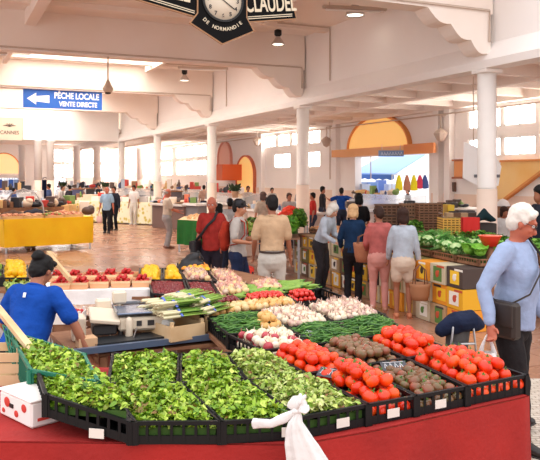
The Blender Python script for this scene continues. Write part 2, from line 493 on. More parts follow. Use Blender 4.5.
# conduits (on walls / ceiling)
cd = MB()
def pipe(pts, r=.022): cd.tube(pts, r, 6)
for i in (0, 1, 2):
    q = Q1+DQ*i
    pipe([R(-2, q-.23, ZG+.06), R(9.05, q-.23, ZG+.06), R(9.05, q-.23, 4.55)])
    pipe([R(PWq(278, q-1.6) if i == 1 else 6.0, q-1.6, ZC-.04), R(9.16, q-1.6, ZC-.04), R(9.16, q-1.6, 4.6)], .02)
for u in (372, 446, 265, 331): 
    q = QW(u, PWALL); pipe([side_place(q, .05, 4.2), side_place(q, .05, 2.0)], .02)
pipe([side_place(10, .3, 4.05), side_place(50, .3, 4.05)], .025)
struct(cd.build('trim_conduits', M_pipe))

# ---------------------------------------------------------------- clock sign
def frame_hall(o):        # local x along the cross axis, y toward far, z up
    o.rotation_euler.z = HALL
M_sign = mat('sign_black', (12, 11, 12), .7, spec=.15); M_cream = mat('sign_cream', (228, 214, 186), .5); M_gold = mat('sign_edge', (176, 130, 90), .4)
cs = empty('clock_sign', W(221.5, 10.8, 4.62), HALL, 'black hanging cheese advertising sign with a round clock at its centre', 'sign')
def plate(poly, y0, y1, m, name, parent):
    mb = MB(); k = len(poly)
    mb.add([(x, y0, z) for x, z in poly]+[(x, y1, z) for x, z in poly], [list(range(k)), list(range(k, 2*k))[::-1]]+[(i, k+i, k+(i+1) % k, (i+1) % k) for i in range(k)])
    return mb.build(name, m, parent)
def shrink(poly, d):
    c = Vector((sum(p[0] for p in poly)/len(poly), sum(p[1] for p in poly)/len(poly)))
    out = []; k = len(poly)
    for i in range(k):
        a, b, e = Vector(poly[i-1]), Vector(poly[i]), Vector(poly[(i+1) % k])
        n1 = Vector((-(b-a).y, (b-a).x)).normalized(); n2 = Vector((-(e-b).y, (e-b).x)).normalized()
        if n1.dot(c-b) < 0: n1 = -n1
        if n2.dot(c-b) < 0: n2 = -n2
        nn = (n1+n2); nn = nn/max(.5, nn.dot(n1)) if nn.length > 1e-6 else n1
        out.append(tuple(b+nn*d))
    return out
wingR = [(.34, -.20), (1.26, -.06), (1.12, .42), (.34, .52)]
wingL = [(-.34, -.20), (-.34, .52), (-1.34, .55), (-1.48, .02)]
badge = [(0, -.56), (.52, -.32), (.40, -.12), (.40, .5), (-.40, .5), (-.40, -.12), (-.52, -.28)]
for nm, poly, y in (('wing', wingR, 0), ('wing', wingL, 0), ('badge', badge, -.03)):
    plate(poly, y-.02, y+.02, M_gold, nm, cs)
    plate(shrink(poly, .018), y-.026, y+.026, M_sign, nm+'_face', cs)
    if nm == 'wing':
        a, b = (poly[0], poly[1]) if poly[1][0] > 0 else (poly[0], poly[3])
        mb = MB(); d = Vector((b[0]-a[0], b[1]-a[1])); 
        for off in (.055, .085):
            mb.bar((a[0]+d.x*.08, y-.03, a[1]+d.y*.08+off), (a[0]+d.x*.9, y-.03, a[1]+d.y*.9+off), .008, .012)
        mb.build('underline', M_cream, cs)
def Mface(x, z, rot=0, y=-.03): return Matrix.Translation((x, y, z)) @ Matrix.Rotation(-rot, 4, 'Y') @ Matrix.Rotation(PI/2, 4, 'X')
t = text_mesh('CLAUDEL', .36, M_cream, 'lettering', Mface(.80, .13, .12), bold=.006, sx=.56); t.parent = cs
t = text_mesh('LE', .30, M_cream, 'lettering', Mface(-.60, .13, -.12), bold=.006, sx=.75); t.parent = cs
face = MB(); face.lathe([(0, 0), (.30, 0), (.30, .02), (0, .02)], 40, Matrix.Translation((0, -.05, .10)) @ Matrix.Rotation(PI/2, 4, 'X')); fo = face.build('clock_face', mat('clock_cream', (226, 212, 190), .4), cs)
rg = MB()
for k in range(40):
    a0, a1 = 2*PI*k/40, 2*PI*(k+1)/40
    vs = []
    for y in (-.08, -.04):
        for rr_, aa in ((.295, a0), (.295, a1), (.325, a1), (.325, a0)): vs.append((rr_*math.sin(aa), y, .10+rr_*math.cos(aa)))
    rg.add(vs, [(0,1,2,3),(7,6,5,4),(0,4,5,1),(2,6,7,3)])
rg.build('clock_bezel', M_black, cs)
for hh in range(1, 13):
    a = hh*PI/6
    t = text_mesh(str(hh), .085, M_black, 'numeral', Mface(.235*math.sin(a), .10+.235*math.cos(a), 0, -.072), .002, bold=.002); t.parent = fo
for (ang, L_, wd) in ((math.radians(-52), .17, .016), (math.radians(124), .22, .012)):
    mb = MB(); mb.bar((0, -.08, .10), (L_*math.sin(ang), -.08, .10+L_*math.cos(ang)), .006, wd); mb.build('clock_hand', M_black, cs)
for k, ch in enumerate('DE NORMANDIE'):
    if ch == ' ': continue
    a = math.radians(-44+88*k/11)
    t = text_mesh(ch, .075, M_cream, 'lettering', Mface(.41*math.sin(a), .10-.41*math.cos(a)-.02, a, -.058), .002, bold=.001); t.parent = cs
mb = MB()
for x in (-.3, .3, 1.0, -1.2): mb.tube([(x, 0, .4), (x, .12, 1.36)], .012, 6)
mb.build('hanging_rod', M_pipe, cs)

# blue fish sign under the third girder
q3 = Q1+2*DQ-.05
pa, pb = PWq(23, q3), PWq(102, q3)
fs = empty('fish_sign', R((pa+pb)/2, q3, 4.73), HALL, 'blue hanging sign with a white arrow reading PÊCHE LOCALE VENTE DIRECTE', 'sign')
wd = pb-pa; hg = .62
MB().box((0, 0, 0), (wd, .05, hg)).build('board', mat('sign_blue', (28, 96, 190), .5), fs)
Mw = mat('sign_white', (250, 250, 250), .5)
t = text_mesh('PÊCHE LOCALE', .29, Mw, 'lettering', Mface(.45, .13), bold=.008, sx=.76); t.parent = fs
t = text_mesh('VENTE DIRECTE', .23, Mw, 'lettering', Mface(.50, -.15), bold=.006, sx=.78); t.parent = fs
ax = -wd/2
plate([(ax+.12, 0), (ax+.42, .2), (ax+.42, .09), (ax+.85, .13), (ax+.85, -.13), (ax+.42, -.09), (ax+.42, -.2)], -.035, -.02, Mw, 'arrow', fs)
mb = MB(); 
for x in (-wd*.4, wd*.4): mb.tube([(x, 0, .3), (x, 0, .36)], .02, 6)
mb.build('bracket', M_pipe, fs)
# town sign on the far upstand
qf = 40.28
cn = empty('town_sign', R(PWq(9.5, qf), qf, 4.62), HALL, 'cream plaque reading CANNES under a dark palm emblem on the far beam', 'sign')
MB().box((0, 0, 0), (1.35, .06, 1.2)).build('board', mat('plaque_cream', (220, 196, 174), .6), cn)
mb = MB()
for a, b in (((-.67, -.58), (.67, -.58)), ((-.67, .58), (.67, .58)), ((-.66, -.58), (-.66, .58)), ((.66, -.58), (.66, .58))): mb.bar((a[0], -.035, a[1]), (b[0], -.035, b[1]), .02, .03) if a[1] == b[1] else mb.tube([(a[0], -.035, a[1]), (b[0], -.035, b[1])], .015, 4)
mb.build('rim', M_pipe, cn)
M_ink = mat('plaque_ink', (92, 74, 66), .6)
t = text_mesh('CANNES', .27, M_ink, 'lettering', Mface(0, -.2, 0, -.035), bold=.004, sx=.9); t.parent = cn
for k in range(5):
    a = PI*(.12+.19*k)
    mb = MB(); mb.tube([(0, -.04, .12), (.16*math.cos(a), -.04, .12+.17*math.sin(a)), (.34*math.cos(a), -.04, .12+.16*math.sin(a))], [.02, .03, .01], 5); mb.build('emblem_leaf', M_ink, cn)

# lamps
M_alu = mat('lamp_aluminium', (205, 200, 196), .3, metal=.7); M_glow = mat('lamp_glow', (255, 255, 250), .4, emit=(255, 246, 226), estr=5)
def bell_lamp(loc, s, label):
    r = empty('bell_lamp', loc, 0, label, 'lamp', 'bell lamps on the hall ceiling')
    MB().lathe([(.07*s, .30*s), (.13*s, .36*s), (.13*s, .52*s), (.06*s, .56*s), (0, .56*s)], 16).build('lamp_cap', M_black, r)
    MB().lathe([(.06*s, .32*s), (.10*s, .26*s), (.22*s, .08*s), (.25*s, 0), (.24*s, 0), (.2*s, .07*s), (.08*s, .25*s)], 20).build('reflector', M_alu, r)
    MB().lathe([(0, .03*s), (.2*s, .03*s), (.2*s, .05*s), (0, .05*s)], 16).build('bulb_glass', M_glow, r)
    return r
def lampat(u, vb, y, s, label, rod=True):
    z = ZV(vb, y); r = bell_lamp(W(u, y, z), s, label)
    L_ = ZC-z
    if L_ > .56*s: MB().tube([(0, 0, .5*s), (0, 0, L_)], .015, 6).build('lamp_rod', M_pipe, r)
lampat(278, 45, 18.6, .72, 'bell lamp with black cap just right of and below the clock sign')
lampat(184.5, 81, 25.4, .74, 'small bell lamp on the ceiling below and left of the clock sign')
lampat(355, 16, 16.2, .9, 'bell lamp hanging beside the batten above the arcade ledge')
lampat(132.5, 101, 33.5, .8, 'far small bell lamp beyond the blue fish sign')
lampat(98, 117, 41, .8, 'tiny bell lamp above the far beam') if False else None
def batten(u0, u1, v, y, label):
    a, b = W(u0, y, ZV(v, y)), W(u1, y, ZV(v, y))
    L_ = (b-a).length; r = empty('ceiling_batten', (a+b)/2, HALL*0+math.radians(10), label, 'light fitting')
    MB().box((0, 0, 0), (L_, .1, .07), bev=.01).build('batten_body', mat('batten_grey', (200, 182, 168), .5), r)
    MB().tube([(-L_*.45, 0, -.06), (L_*.45, 0, -.06)], .025, 8).build('tube_lamp', M_white, r)
    mb = MB()
    for x in (-L_*.4, L_*.4): mb.tube([(x, 0, .03), (x, 0, ZC-a.z)], .012, 5)
    mb.build('hanger', M_pipe, r)
batten(322, 388, 8, 15.6, 'long grey batten on the ceiling beside the arcade ledge')
batten(178, 228, 68, 24.6, 'long grey batten on the ceiling directly below the clock sign')
batten(0, 30, 53, 22, 'grey batten at the edge of the skylight')
# camera-like dome on a pole
cc = empty('ceiling_speaker', W(108, 17.75, 0), 0, 'cone-shaped grey speaker on a thin pole left of the clock sign', 'speaker')
zb = ZV(93, 17.75)
MB().lathe([(0, zb), (.08, zb+.01), (.14, zb+.1), (.12, zb+.14), (.05, zb+.28), (.02, zb+.34)], 16).build('housing', mat('speaker_beige', (214, 190, 166), .5), cc)
MB().lathe([(0, zb-.03), (.06, zb-.02), (.085, zb+.02), (0, zb+.02)], 14).build('lens', M_black, cc)
MB().tube([(0, 0, zb+.3), (0, 0, ZG-.01)], .02, 6).build('pole', M_pipe, cc)
for i, (u, v, lb) in enumerate(((445, 134, 'grey wedge wall lamp on the pilaster above the crates'), (330, 141, 'grey wedge wall lamp left of the orange arch'), (260, 141, 'grey wedge wall lamp beside the small orange arch window'))):
    q = QW(u, PWALL-.25); c = R(PWALL-.42, q, 0); z = ZV(v, c.y)
    r = empty('wall_lamp', (c.x, c.y, z), HALL+PI/2, lb, 'lamp')
    MB().lathe([(.0, -.26), (.12, -.2), (.22, .02), (.16, .1), (0, .2)], 8, smooth=False).build('lamp_shade', mat('lamp_beige', (196, 176, 160), .5), r)
    MB().tube([(0, 0, .18), (0, 0, .55), (0, -.3, .6)], .02, 5).build('lamp_arm', M_pipe, r)
# white board hung round the first arcade column, and orange cupboard on the wall behind
hb = empty('hanging_board', R(9.62, 10.9, 0), HALL, 'white eight-sided board hanging behind the column by the crates', 'board')
q1w = W(488, 14.2, 0)
hb.location = q1w; hb.rotation_euler.z = 0
s_ = 719/14.2
pts = [((u-488)/s_, ZV(v, 14.2)) for u, v in ((468, 141), (497, 153), (506, 166), (503, 186), (484, 187), (467, 178))]
plate(pts, .28, .34, M_white, 'board_panel', hb)
mb = MB(); mb.tube([(-.2, .31, 2.7), (-.2, .31, 4.1)], .012, 5); mb.tube([(.1, .31, 2.4), (.1, .31, 4.1)], .012, 5); mb.build('hanger', M_pipe, hb)
for u in (481, 501):
    MB().box(((u-488)/s_, .26, ZV(176, 14.2)), (.12, .03, .06)).build('socket_plate', mat('grey_plate', (110, 110, 116), .5), hb)
y = R(PWALL-.2, QW(463, PWALL-.2)).y
wc = empty('wall_cupboard', R(PWALL-.17, QW(463, PWALL-.2), ZV(169, y)), HALL, 'orange wooden cupboard fixed on the wall left of the column', 'cupboard')
MB().box((0, 0, 0), (.3, .55, .5)).build('carcass', mat('cupboard_orange', (222, 140, 88), .6), wc)
mb = MB(); mb.box((-.02, 0, .27), (.36, .65, .05)); mb.box((-.02, 0, -.27), (.36, .65, .05)); mb.build('shelf_edge', mat('cupboard_brown', (170, 96, 60), .6), wc)
mb = MB(); mb.box((-.16, 0, 0), (.02, .5, .44)); mb.build('door', mat('cupboard_orange2', (236, 160, 100), .6), wc)
# ================================================================ PEOPLE
def skin_mat(i):
    c = [(190, 128, 96), (160, 98, 70), (184, 100, 74), (200, 142, 112)][i]
    return mat('skin_%d' % i, c, .5, sub=.08, var=.08, scale=6)
TEX = bpy.data.textures.new('folds', 'CLOUDS'); TEX.noise_scale = .12; TEX.noise_depth = 1
TEXH = bpy.data.textures.new('strands', 'CLOUDS'); TEXH.noise_scale = .035; TEXH.noise_depth = 1
def soften(o, voxel, it=4, disp=0, tex=None, fac=.5):
    r = o.modifiers.new('r', 'REMESH'); r.mode = 'VOXEL'; r.voxel_size = voxel; r.use_smooth_shade = True
    s = o.modifiers.new('s', 'SMOOTH'); s.iterations = it; s.factor = fac
    if disp:
        d = o.modifiers.new('d', 'DISPLACE'); d.texture = tex or TEX; d.strength = disp; d.mid_level = .38; d.texture_coords = 'LOCAL'
def ik(a, b, l1, l2, hint):
    a, b = Vector(a), Vector(b); d = b-a; L = d.length
    L2 = min(L, (l1+l2)*.995); d.normalize(); b = a+d*L2
    x = (l1*l1-l2*l2+L2*L2)/(2*L2); h = math.sqrt(max(0, l1*l1-x*x))
    hv = Vector(hint); hv = hv-d*hv.dot(d)
    if hv.length < 1e-4: hv = d.orthogonal()
    return a+d*x+hv.normalized()*h, b

def person(pos, face, label, height=1.72, skin=0, top=None, sleeve='short', bottom=None, legs='trousers', hair=None,
           style='short', lean=0.0, handL=None, handR=None, fL=(-.1, 0), fR=(.1, 0), turn=0, nod=0, belly=0, fem=False,
           near=1, shoe=(40, 34, 32), cap=None, tuck=True, belt=None, elbowL=(-.3, -1, -.3), elbowR=(.3, -1, -.3), group=None, z=0, shirt_mat=None, wrap=None, bag_grip=()):
    """local frame: faces +Y, left hand at -X"""
    k = height/1.75
    root = empty('person', (pos[0], pos[1], z), face, label, 'person', group)
    root.scale = (k, k, k)
    S = skin_mat(skin)
    vx = {1: .012, 2: .0085, 0: .018}[near]
    up = Vector((0, math.sin(lean), math.cos(lean)))
    piv = Vector((0, 0, .93))
    def T(x, y, zz):          # torso space (leaning about the pelvis)
        d = zz-.93
        return piv + Vector((x, y*math.cos(lean)+d*math.sin(lean), -y*math.sin(lean)+d*math.cos(lean)))
    sw = .155 if fem else .174
    shL, shR = T(-sw, 0, 1.41), T(sw, 0, 1.41)
    if handL is None: handL = (-.26, .04, .80)
    if handR is None: handR = (.26, .04, .80)
    wr = {}
    el = {}
    for sd, sh, h, hint in ((-1, shL, handL, elbowL), (1, shR, handR, elbowR)):
        e, hd = ik(sh, h, .29, .255, hint); el[sd] = e; wr[sd] = hd
    hip = {s: Vector((s*.09, 0, .90)) for s in (-1, 1)}
    ft = {-1: Vector((fL[0], fL[1], .085)), 1: Vector((fR[0], fR[1], .085))}
    kn = {}
    for s in (-1, 1):
        kn[s], ft[s] = ik(hip[s], ft[s], .42, .41, (0, 1, 0))
    # ---- body: one continuous surface
    b = MB()
    wq = .135 if fem else .14
    b.tube([T(0, 0, .86), T(0, 0, .98), T(0, belly*.3, 1.12), T(0, belly*.2, 1.28), T(0, 0, 1.40), T(0, -.01, 1.46)],
           [(.15, .11), (.145, .10), (wq, .095+belly*.3), (.155, .10), (.15, .085), (.07, .06)], 14, side=(1, 0, 0))
    hp = T(0, .02, 1.60); nk = T(0, -.01, 1.42)
    HM = Matrix.Translation(hp) @ Matrix.Rotation(-turn, 4, 'Z') @ Matrix.Rotation(-nod-lean*.5, 4, 'X')
    def Hd(x, y, zz): return HM @ Vector((x, y, zz))
    b.tube([nk, T(0, 0, 1.50), Hd(0, -.015, -.02)], [.062, .054, .055], 12)
    b.ball((0, -.008, .045), (.074, .092, .098), 16, 12, HM)          # skull
    b.ball((0, .022, -.03), (.060, .070, .078), 14, 10, HM)           # face and jaw
    b.ball((0, .052, -.082), (.030, .028, .024), 10, 8, HM)           # chin
    if near:
        b.tube([Hd(0, .088, .03), Hd(0, .104, -.006), Hd(0, .112, -.026)], [.009, .012, .015], 8)     # nose
        for s in (-1, 1):
            b.ball((s*.075, -.005, .0), (.011, .022, .032), 8, 6, HM)     # ears
            b.ball((s*.033, .07, -.018), (.024, .018, .02), 8, 6, HM)     # cheeks
        b.tube([Hd(-.04, .082, .042), Hd(0, .094, .045), Hd(.04, .082, .042)], .010, 6)       # brow
        b.tube([Hd(-.022, .086, -.052), Hd(0, .096, -.052), Hd(.022, .086, -.052)], .008, 6)  # lips
    for s in (-1, 1):
        sh = shL if s < 0 else shR
        m1 = sh.lerp(el[s], .35)
        b.tube([sh.lerp(T(0, 0, 1.38), .08), m1, el[s]], [.044, .044, .036], 10)
        fm = el[s].lerp(wr[s], .35)
        b.tube([el[s], fm, wr[s]], [.037, .038, .024], 10)
        # hand
        d = (wr[s]-el[s]).normalized()
        if near:
            sidev = Vector((0, 1, 0)) if abs(d.y) < .8 else Vector((-s, 0, 0))
            sidev = (sidev-d*sidev.dot(d)).normalized(); nrm = d.cross(sidev)*s   # towards the palm
            palm = wr[s]+d*.05
            b.tube([wr[s]-d*.005, wr[s]+d*.03, wr[s]+d*.08], [(.024, .017), (.036, .015), (.038, .014)], 8, side=sidev)
            curl = .9 if s in bag_grip else .35
            for f, (o, L_) in enumerate(((-.03, .062), (-.010, .072), (.010, .078), (.030, .070))):
                base = wr[s]+d*.082+sidev*o
                p1 = base+(d*math.cos(curl*.4)+nrm*math.sin(curl*.4))*L_*.45
                p2 = p1+(d*math.cos(curl*1.4)+nrm*math.sin(curl*1.4))*L_*.33
                p3 = p2+(d*math.cos(curl*2.3)+nrm*math.sin(curl*2.3))*L_*.25
                b.tube([base-d*.015, base, p1, p2, p3], [.0095, .0095, .009, .0085, .0075], 6)
            tb = wr[s]+d*.028+sidev*.026
            b.tube([tb-sidev*.012, tb+sidev*.024+d*.022+nrm*.012, tb+sidev*.032+d*.05+nrm*.022], [.012, .0105, .009], 6)
        else:
            b.tube([wr[s], wr[s]+d*.08, wr[s]+d*.15], [(.022, .017), (.036, .016), (.026, .014)], 8)
    for s in (-1, 1):
        b.tube([hip[s], hip[s].lerp(kn[s], .5), kn[s]], [.085, .07, .052], 10)
        b.tube([kn[s], kn[s].lerp(ft[s], .35), ft[s]], [.05, .052, .034], 10)
        b.tube([ft[s]+Vector((0, -.03, -.045)), ft[s]+Vector((0, .08, -.055)), ft[s]+Vector((s*.012, .16, -.062))], [(.032, .028), (.038, .024), (.034, .018)], 8, side=(1, 0, 0))
    body = b.build('body', S, root); soften(body, vx, 3)
    if near:
        for s in (-1, 1):
            e = MB(); e.ball((s*.03, .078, .018), .0125, 10, 8, HM); e.build('eye', mat('eye_white', (235, 230, 225), .2), root)
            e = MB(); e.ball((s*.03, .0885, .018), (.006, .004, .006), 8, 6, HM); e.build('iris', mat('iris', (50, 36, 28), .2), root)
        e = MB(); e.tube([Hd(-.02, .097, -.053), Hd(0, .1035, -.054), Hd(.02, .097, -.053)], .0032, 5); e.build('mouth', mat('lip', (160, 84, 74), .5), root)
    if near == 2:
        e = MB()
        for s in (-1, 1):
            e.tube([Hd(s*.082, -.01, .022), Hd(s*.080, .05, .024), Hd(s*.062, .094, .022)], .0028, 5)
            e.tube([Hd(s*(.034+.026*math.cos(a)), .102-.006*abs(math.cos(a)), .018+.017*math.sin(a)) for a in [2*PI*i/12 for i in range(13)]], .0022, 5)
        e.tube([Hd(-.01, .106, .02), Hd(.01, .106, .02)], .0025, 5)
        e.build('glasses', mat('glasses_frame', (70, 60, 56), .4), root)
    # ---- trousers / shorts
    TM = bottom if bottom is not None else cloth('jeans', (60, 66, 88))
    t = MB()
    hw = .175 if not fem else .178
    t.tube([Vector((0, -.005, .84)), Vector((0, -.01, .92)), T(0, -.002, 1.0)], [(hw, .135), (hw, .135), (.152, .118+belly*.2)], 14, side=(1, 0, 0))
    for s in (-1, 1):
        if legs == 'trousers':
            end = ft[s]+Vector((0, -.005, .0))
            t.tube([hip[s], hip[s].lerp(kn[s], .5), kn[s], kn[s].lerp(end, .5), end], [.105, .092, .072, .066, .064], 12)
        elif legs == 'shorts':
            t.tube([hip[s], hip[s].lerp(kn[s], .3), hip[s].lerp(kn[s], .62)], [.105, .100, .098], 12)
        elif legs == 'slim':
            end = ft[s]
            t.tube([hip[s], hip[s].lerp(kn[s], .5), kn[s], kn[s].lerp(end, .45), end], [.105, .088, .064, .062, .046], 12)
    tr = t.build({'shorts': 'shorts'}.get(legs, 'trousers'), TM, root); soften(tr, vx*1.1, 4, .02)
    # ---- top
    UM = shirt_mat or top
    u = MB()
    wz = .88 if not tuck else .97
    cw = .162 if fem else .176
    bot = (.178, .14+belly*.3) if not tuck else (.160, .124+belly*.3)
    u.tube([T(0, 0, wz), T(0, belly*.2, 1.04), T(0, belly*.35, 1.15), T(0, belly*.25, 1.28), T(0, 0, 1.37), T(0, -.005, 1.435), T(0, -.008, 1.475)],
           [bot, (.158, .118+belly*.3), (.155, .112+belly*.35), (cw, .122+belly*.2), (cw+.008, .114), (.150, .094), (.072, .068)], 16, side=(1, 0, 0), caps=False)
    for s in (-1, 1):
        sh = (shL if s < 0 else shR)+T(0, 0, 1.42)*0
        if sleeve == 'long':
            e_ = el[s]; w_ = el[s].lerp(wr[s], .93)
            u.tube([sh.lerp(T(0, 0, 1.40), .15), sh.lerp(e_, .4), e_, e_.lerp(w_, .5), w_], [.075, .064, .054, .048, .038], 12)
        elif sleeve == 'short':
            e_ = sh.lerp(el[s], .78)
            u.tube([sh.lerp(T(0, 0, 1.40), .15), sh.lerp(e_, .5), e_], [.076, .069, .066], 12)
        elif sleeve == 'none':
            u.tube([sh.lerp(T(0, 0, 1.40), .3), sh], [.066, .06], 12)
    sh_ = u.build('shirt', UM, root); soften(sh_, vx*1.1, 4, .022)
    if near:      # collar
        c = MB(); pts = []
        for i in range(13):
            a = 2*PI*i/12+PI/2; pts.append(T(.066*math.cos(a), .064*math.sin(a)-.008+(.014 if math.sin(a) > .6 else 0), 1.472-.022*(1+math.sin(a))/2))
        c.tube(pts, (.011, .017), 6); c.build('collar', UM, root)
    if belt is not None:
        c = MB(); pts = [T(.163*math.cos(a), (.126+belly*.35)*math.sin(a), .985) for a in [2*PI*i/24 for i in range(25)]]
        c.tube(pts, .016, 6); c.build('belt', belt, root)
    # ---- shoes
    SM = mat('shoe_%d_%d' % (shoe[0], shoe[2]), shoe, .5)
    for s in (-1, 1):
        f = MB(); a = ft[s]
        f.tube([a+Vector((0, -.05, -.038)), a+Vector((0, .03, -.035)), a+Vector((0, .10, -.05)), a+Vector((s*.012, .175, -.058))], [(.040, .044), (.044, .045), (.046, .032), (.036, .024)], 10, side=(1, 0, 0))
        f.box(a+Vector((s*.004, .06, -.078)), (.085, .27, .014), bev=.004)
        f.build('shoe', SM, root)
    # ---- hair
    if hair is not None:
        h = MB(); hs = 1.0
        if style in ('short', 'bob', 'bun', 'bald', 'full'):
            if style == 'bald':
                pts = [Hd(.078*math.cos(a), .088*math.sin(a)-.02, .015) for a in [PI+PI*.0+PI*i/10 for i in range(11)]]
                h.tube(pts, [(.014, .035)]*11, 8)
            else:
                h.ball((0, -.022, .062), (.082, .094, .094), 16, 12, HM)
                h.ball((0, -.050, .012), (.076, .062, .085), 14, 10, HM)
                h.tube([Hd(-.06, .040, .085), Hd(0, .058, .108), Hd(.06, .040, .085)], .026, 8)
                for s in (-1, 1): h.ball((s*.072, .004, .035), (.014, .032, .032), 8, 6, HM)
                if style in ('bob', 'full'):
                    for s in (-1, 1): h.ball((s*.068, -.02, -.02), (.030, .055, .085), 10, 8, HM)
                    h.ball((0, -.06, -.03), (.080, .045, .085), 12, 8, HM)
                    h.ball((0, -.02, .075), (.098, .105, .092), 14, 10, HM)
                if style == 'bun':
                    h.ball((0, -.095, .115), (.052, .050, .052), 12, 10, HM)
        ho = h.build('hair', hair, root); soften(ho, .008 if near else .013, 2, .012 if near else .0, TEXH)
    if cap is not None:
        c = MB(); c.ball((0, -.008, .068), (.090, .105, .082), 16, 10, HM)
        c.tube([Hd(-.045, .085, .062), Hd(0, .125, .056), Hd(.045, .085, .062)], [(.02, .008), (.045, .008), (.02, .008)], 8)
        co_ = c.build('cap', cap, root); soften(co_, .009, 2)
    info = dict(root=root, wr={s: root_pt(root, wr[s], k) for s in (-1, 1)}, el=el, T=T, sh=(shL, shR), k=k, hd=hp)
    return info
def root_pt(root, p, k):
    a = root.rotation_euler.z; p = Vector(p)*k
    return Vector(root.location) + Vector((p.x*math.cos(a)-p.y*math.sin(a), p.x*math.sin(a)+p.y*math.cos(a), p.z))
def to_world(info, p): return root_pt(info['root'], p, info['k'])

D = math.radians
BLK = mat('hair_black', (16, 12, 12), .6, spec=.25); BRN = mat('hair_brown', (52, 30, 22), .6, spec=.25); WHT = mat('hair_white', (226, 218, 208), .6, var=.12, scale=30)
BLD = mat('hair_blond', (214, 170, 120), .5, var=.2, scale=20); GRY = mat('hair_grey', (150, 140, 132), .6)

# --- the white-haired shopper at the stall corner
P1_ = person(W(511, 5.6), D(-136), 'white-haired person in pale blue long-sleeved shirt holding a white bag past the stall corner', 1.88, 2, top=cloth('shirt_paleblue', (172, 190, 226), .12),
       sleeve='long', bottom=cloth('trousers_black', (46, 42, 44)), hair=WHT, style='short', lean=D(5), turn=D(-30), nod=D(20), belly=.10, near=2, tuck=False,
       handR=(.37, .04, .93), handL=(-.3, .1, .9), fL=(-.36, -.2), fR=(.1, .14), bag_grip=(1,), elbowR=(.5, -.8, -.2))
# --- blue t-shirt stallholder inside the stall
P2_ = person(W(20, 5.25), D(-14), 'stallholder seen from behind in bright blue t-shirt with dark hair in a bun', 1.54, 1, top=cloth('tee_blue', (20, 84, 190), .15),
       sleeve='short', bottom=cloth('trousers_dark', (40, 42, 56)), hair=BLK, style='bun', lean=D(24), nod=D(14), turn=D(8), near=2, tuck=False, belly=.15,
       handR=(.44, .22, .84), handL=(-.25, .35, .90), elbowR=(1, -.3, -.6))
P2_['root'].scale = (1.02, .98, .88)
e = MB(); e.box((0, 0, 0), (.022, .002, .04)); lg = e.build('shirt_logo', mat('logo_white', (240, 240, 240), .5), P2_['root']); lg.location = P2_['T'](0, -.128, 1.36); lg.rotation_euler.x = D(-20)
# --- trio by the back of the stall
PRD = person(W(212, 11.9), D(172), 'bald person facing the camera in a red short-sleeved shirt and dark trousers', 1.76, 2, top=cloth('shirt_red', (196, 58, 50), .3), sleeve='short',
       bottom=cloth('trousers_dark2', (48, 40, 52)), hair=GRY, style='bald', nod=D(6), tuck=False, belly=.06, near=1, handL=(-.2, .18, .95))
PB = person(W(238, 10.9), D(-98), 'person in black cap and grey t-shirt with blue jeans beside the bald shopper', 1.75, 0, top=cloth('tee_grey', (206, 196, 188), .12), sleeve='short',
       bottom=cloth('jeans_blue', (44, 56, 92)), hair=BLK, style='short', cap=mat('cap_black', (30, 30, 36), .7), nod=D(10), near=1, tuck=False, handR=(.22, .24, 1.10), handL=(-.1, .32, 1.14), fL=(-.1, .15), fR=(.1, -.1))
person(W(272, 10.15), D(4), 'person seen from behind in beige short-sleeved shirt, dark belt and white trousers', 1.83, 1, top=cloth('shirt_beige', (222, 184, 146), .12), sleeve='short',
       bottom=cloth('trousers_white', (228, 220, 208), .08), hair=BLK, style='short', belt=mat('belt_brown', (60, 44, 38), .5), near=1, belly=.07, turn=D(-12), nod=D(4), handL=(-.24, .16, .92), handR=(.26, .12, .86), fL=(-.13, 0), fR=(.13, .04))
# --- women at the box stall
PW_ = person(W(353, 12.0), D(-12), 'blond-haired person seen from behind in a dark blue jacket and black trousers', 1.62, 3, top=cloth('jacket_blue', (26, 58, 96)), sleeve='long',
       bottom=cloth('trousers_blk2', (38, 34, 40)), hair=BLD, style='full', near=1, fem=True, tuck=False, belly=.04, nod=D(16), handL=(-.24, .2, .96), handR=(.2, .3, .95))
PC_ = person(W(379, 11.1), D(-8), 'dark-haired person in coral pink cardigan and pink trousers seen from behind', 1.63, 1, top=cloth('cardigan_coral', (226, 122, 116)), sleeve='long',
       bottom=cloth('trousers_pink', (232, 160, 148), .12), legs='slim', hair=BRN, style='short', near=1, fem=True, tuck=False, nod=D(14), turn=D(-20), handL=(-.2, .28, 1.0), handR=(.22, .22, 1.0), shoe=(178, 120, 96))
person(W(403, 10.6), D(-6), 'person with short dark hair in light grey top and pale shorts seen from behind', 1.62, 1, top=cloth('top_grey', (196, 204, 216), .12), sleeve='long',
       bottom=cloth('shorts_pale', (232, 206, 184), .1), legs='shorts', hair=BRN, style='full', near=1, fem=True, tuck=False, nod=D(8), handL=(-.22, .2, .92), handR=(.27, .1, .82), shoe=(196, 120, 84))
person(W(359, 15.6), D(20), 'person with black hair in a black t-shirt standing behind the blond shopper', 1.72, 1, top=cloth('tee_black', (30, 28, 32)), sleeve='short', hair=BLK, style='full', near=0, nod=D(10))
person(W(320, 13.1), D(-125), 'white-haired person in a pale checked shirt leaning over the potato baskets', 1.66, 3, top=cloth('shirt_check', (206, 214, 226), .15), sleeve='long', hair=WHT, style='bob', near=1, fem=True, lean=D(22), nod=D(22), turn=D(-20),
       handL=(-.2, .42, .98), handR=(.2, .45, .98), bottom=cloth('apron_dark', (60, 56, 60)))
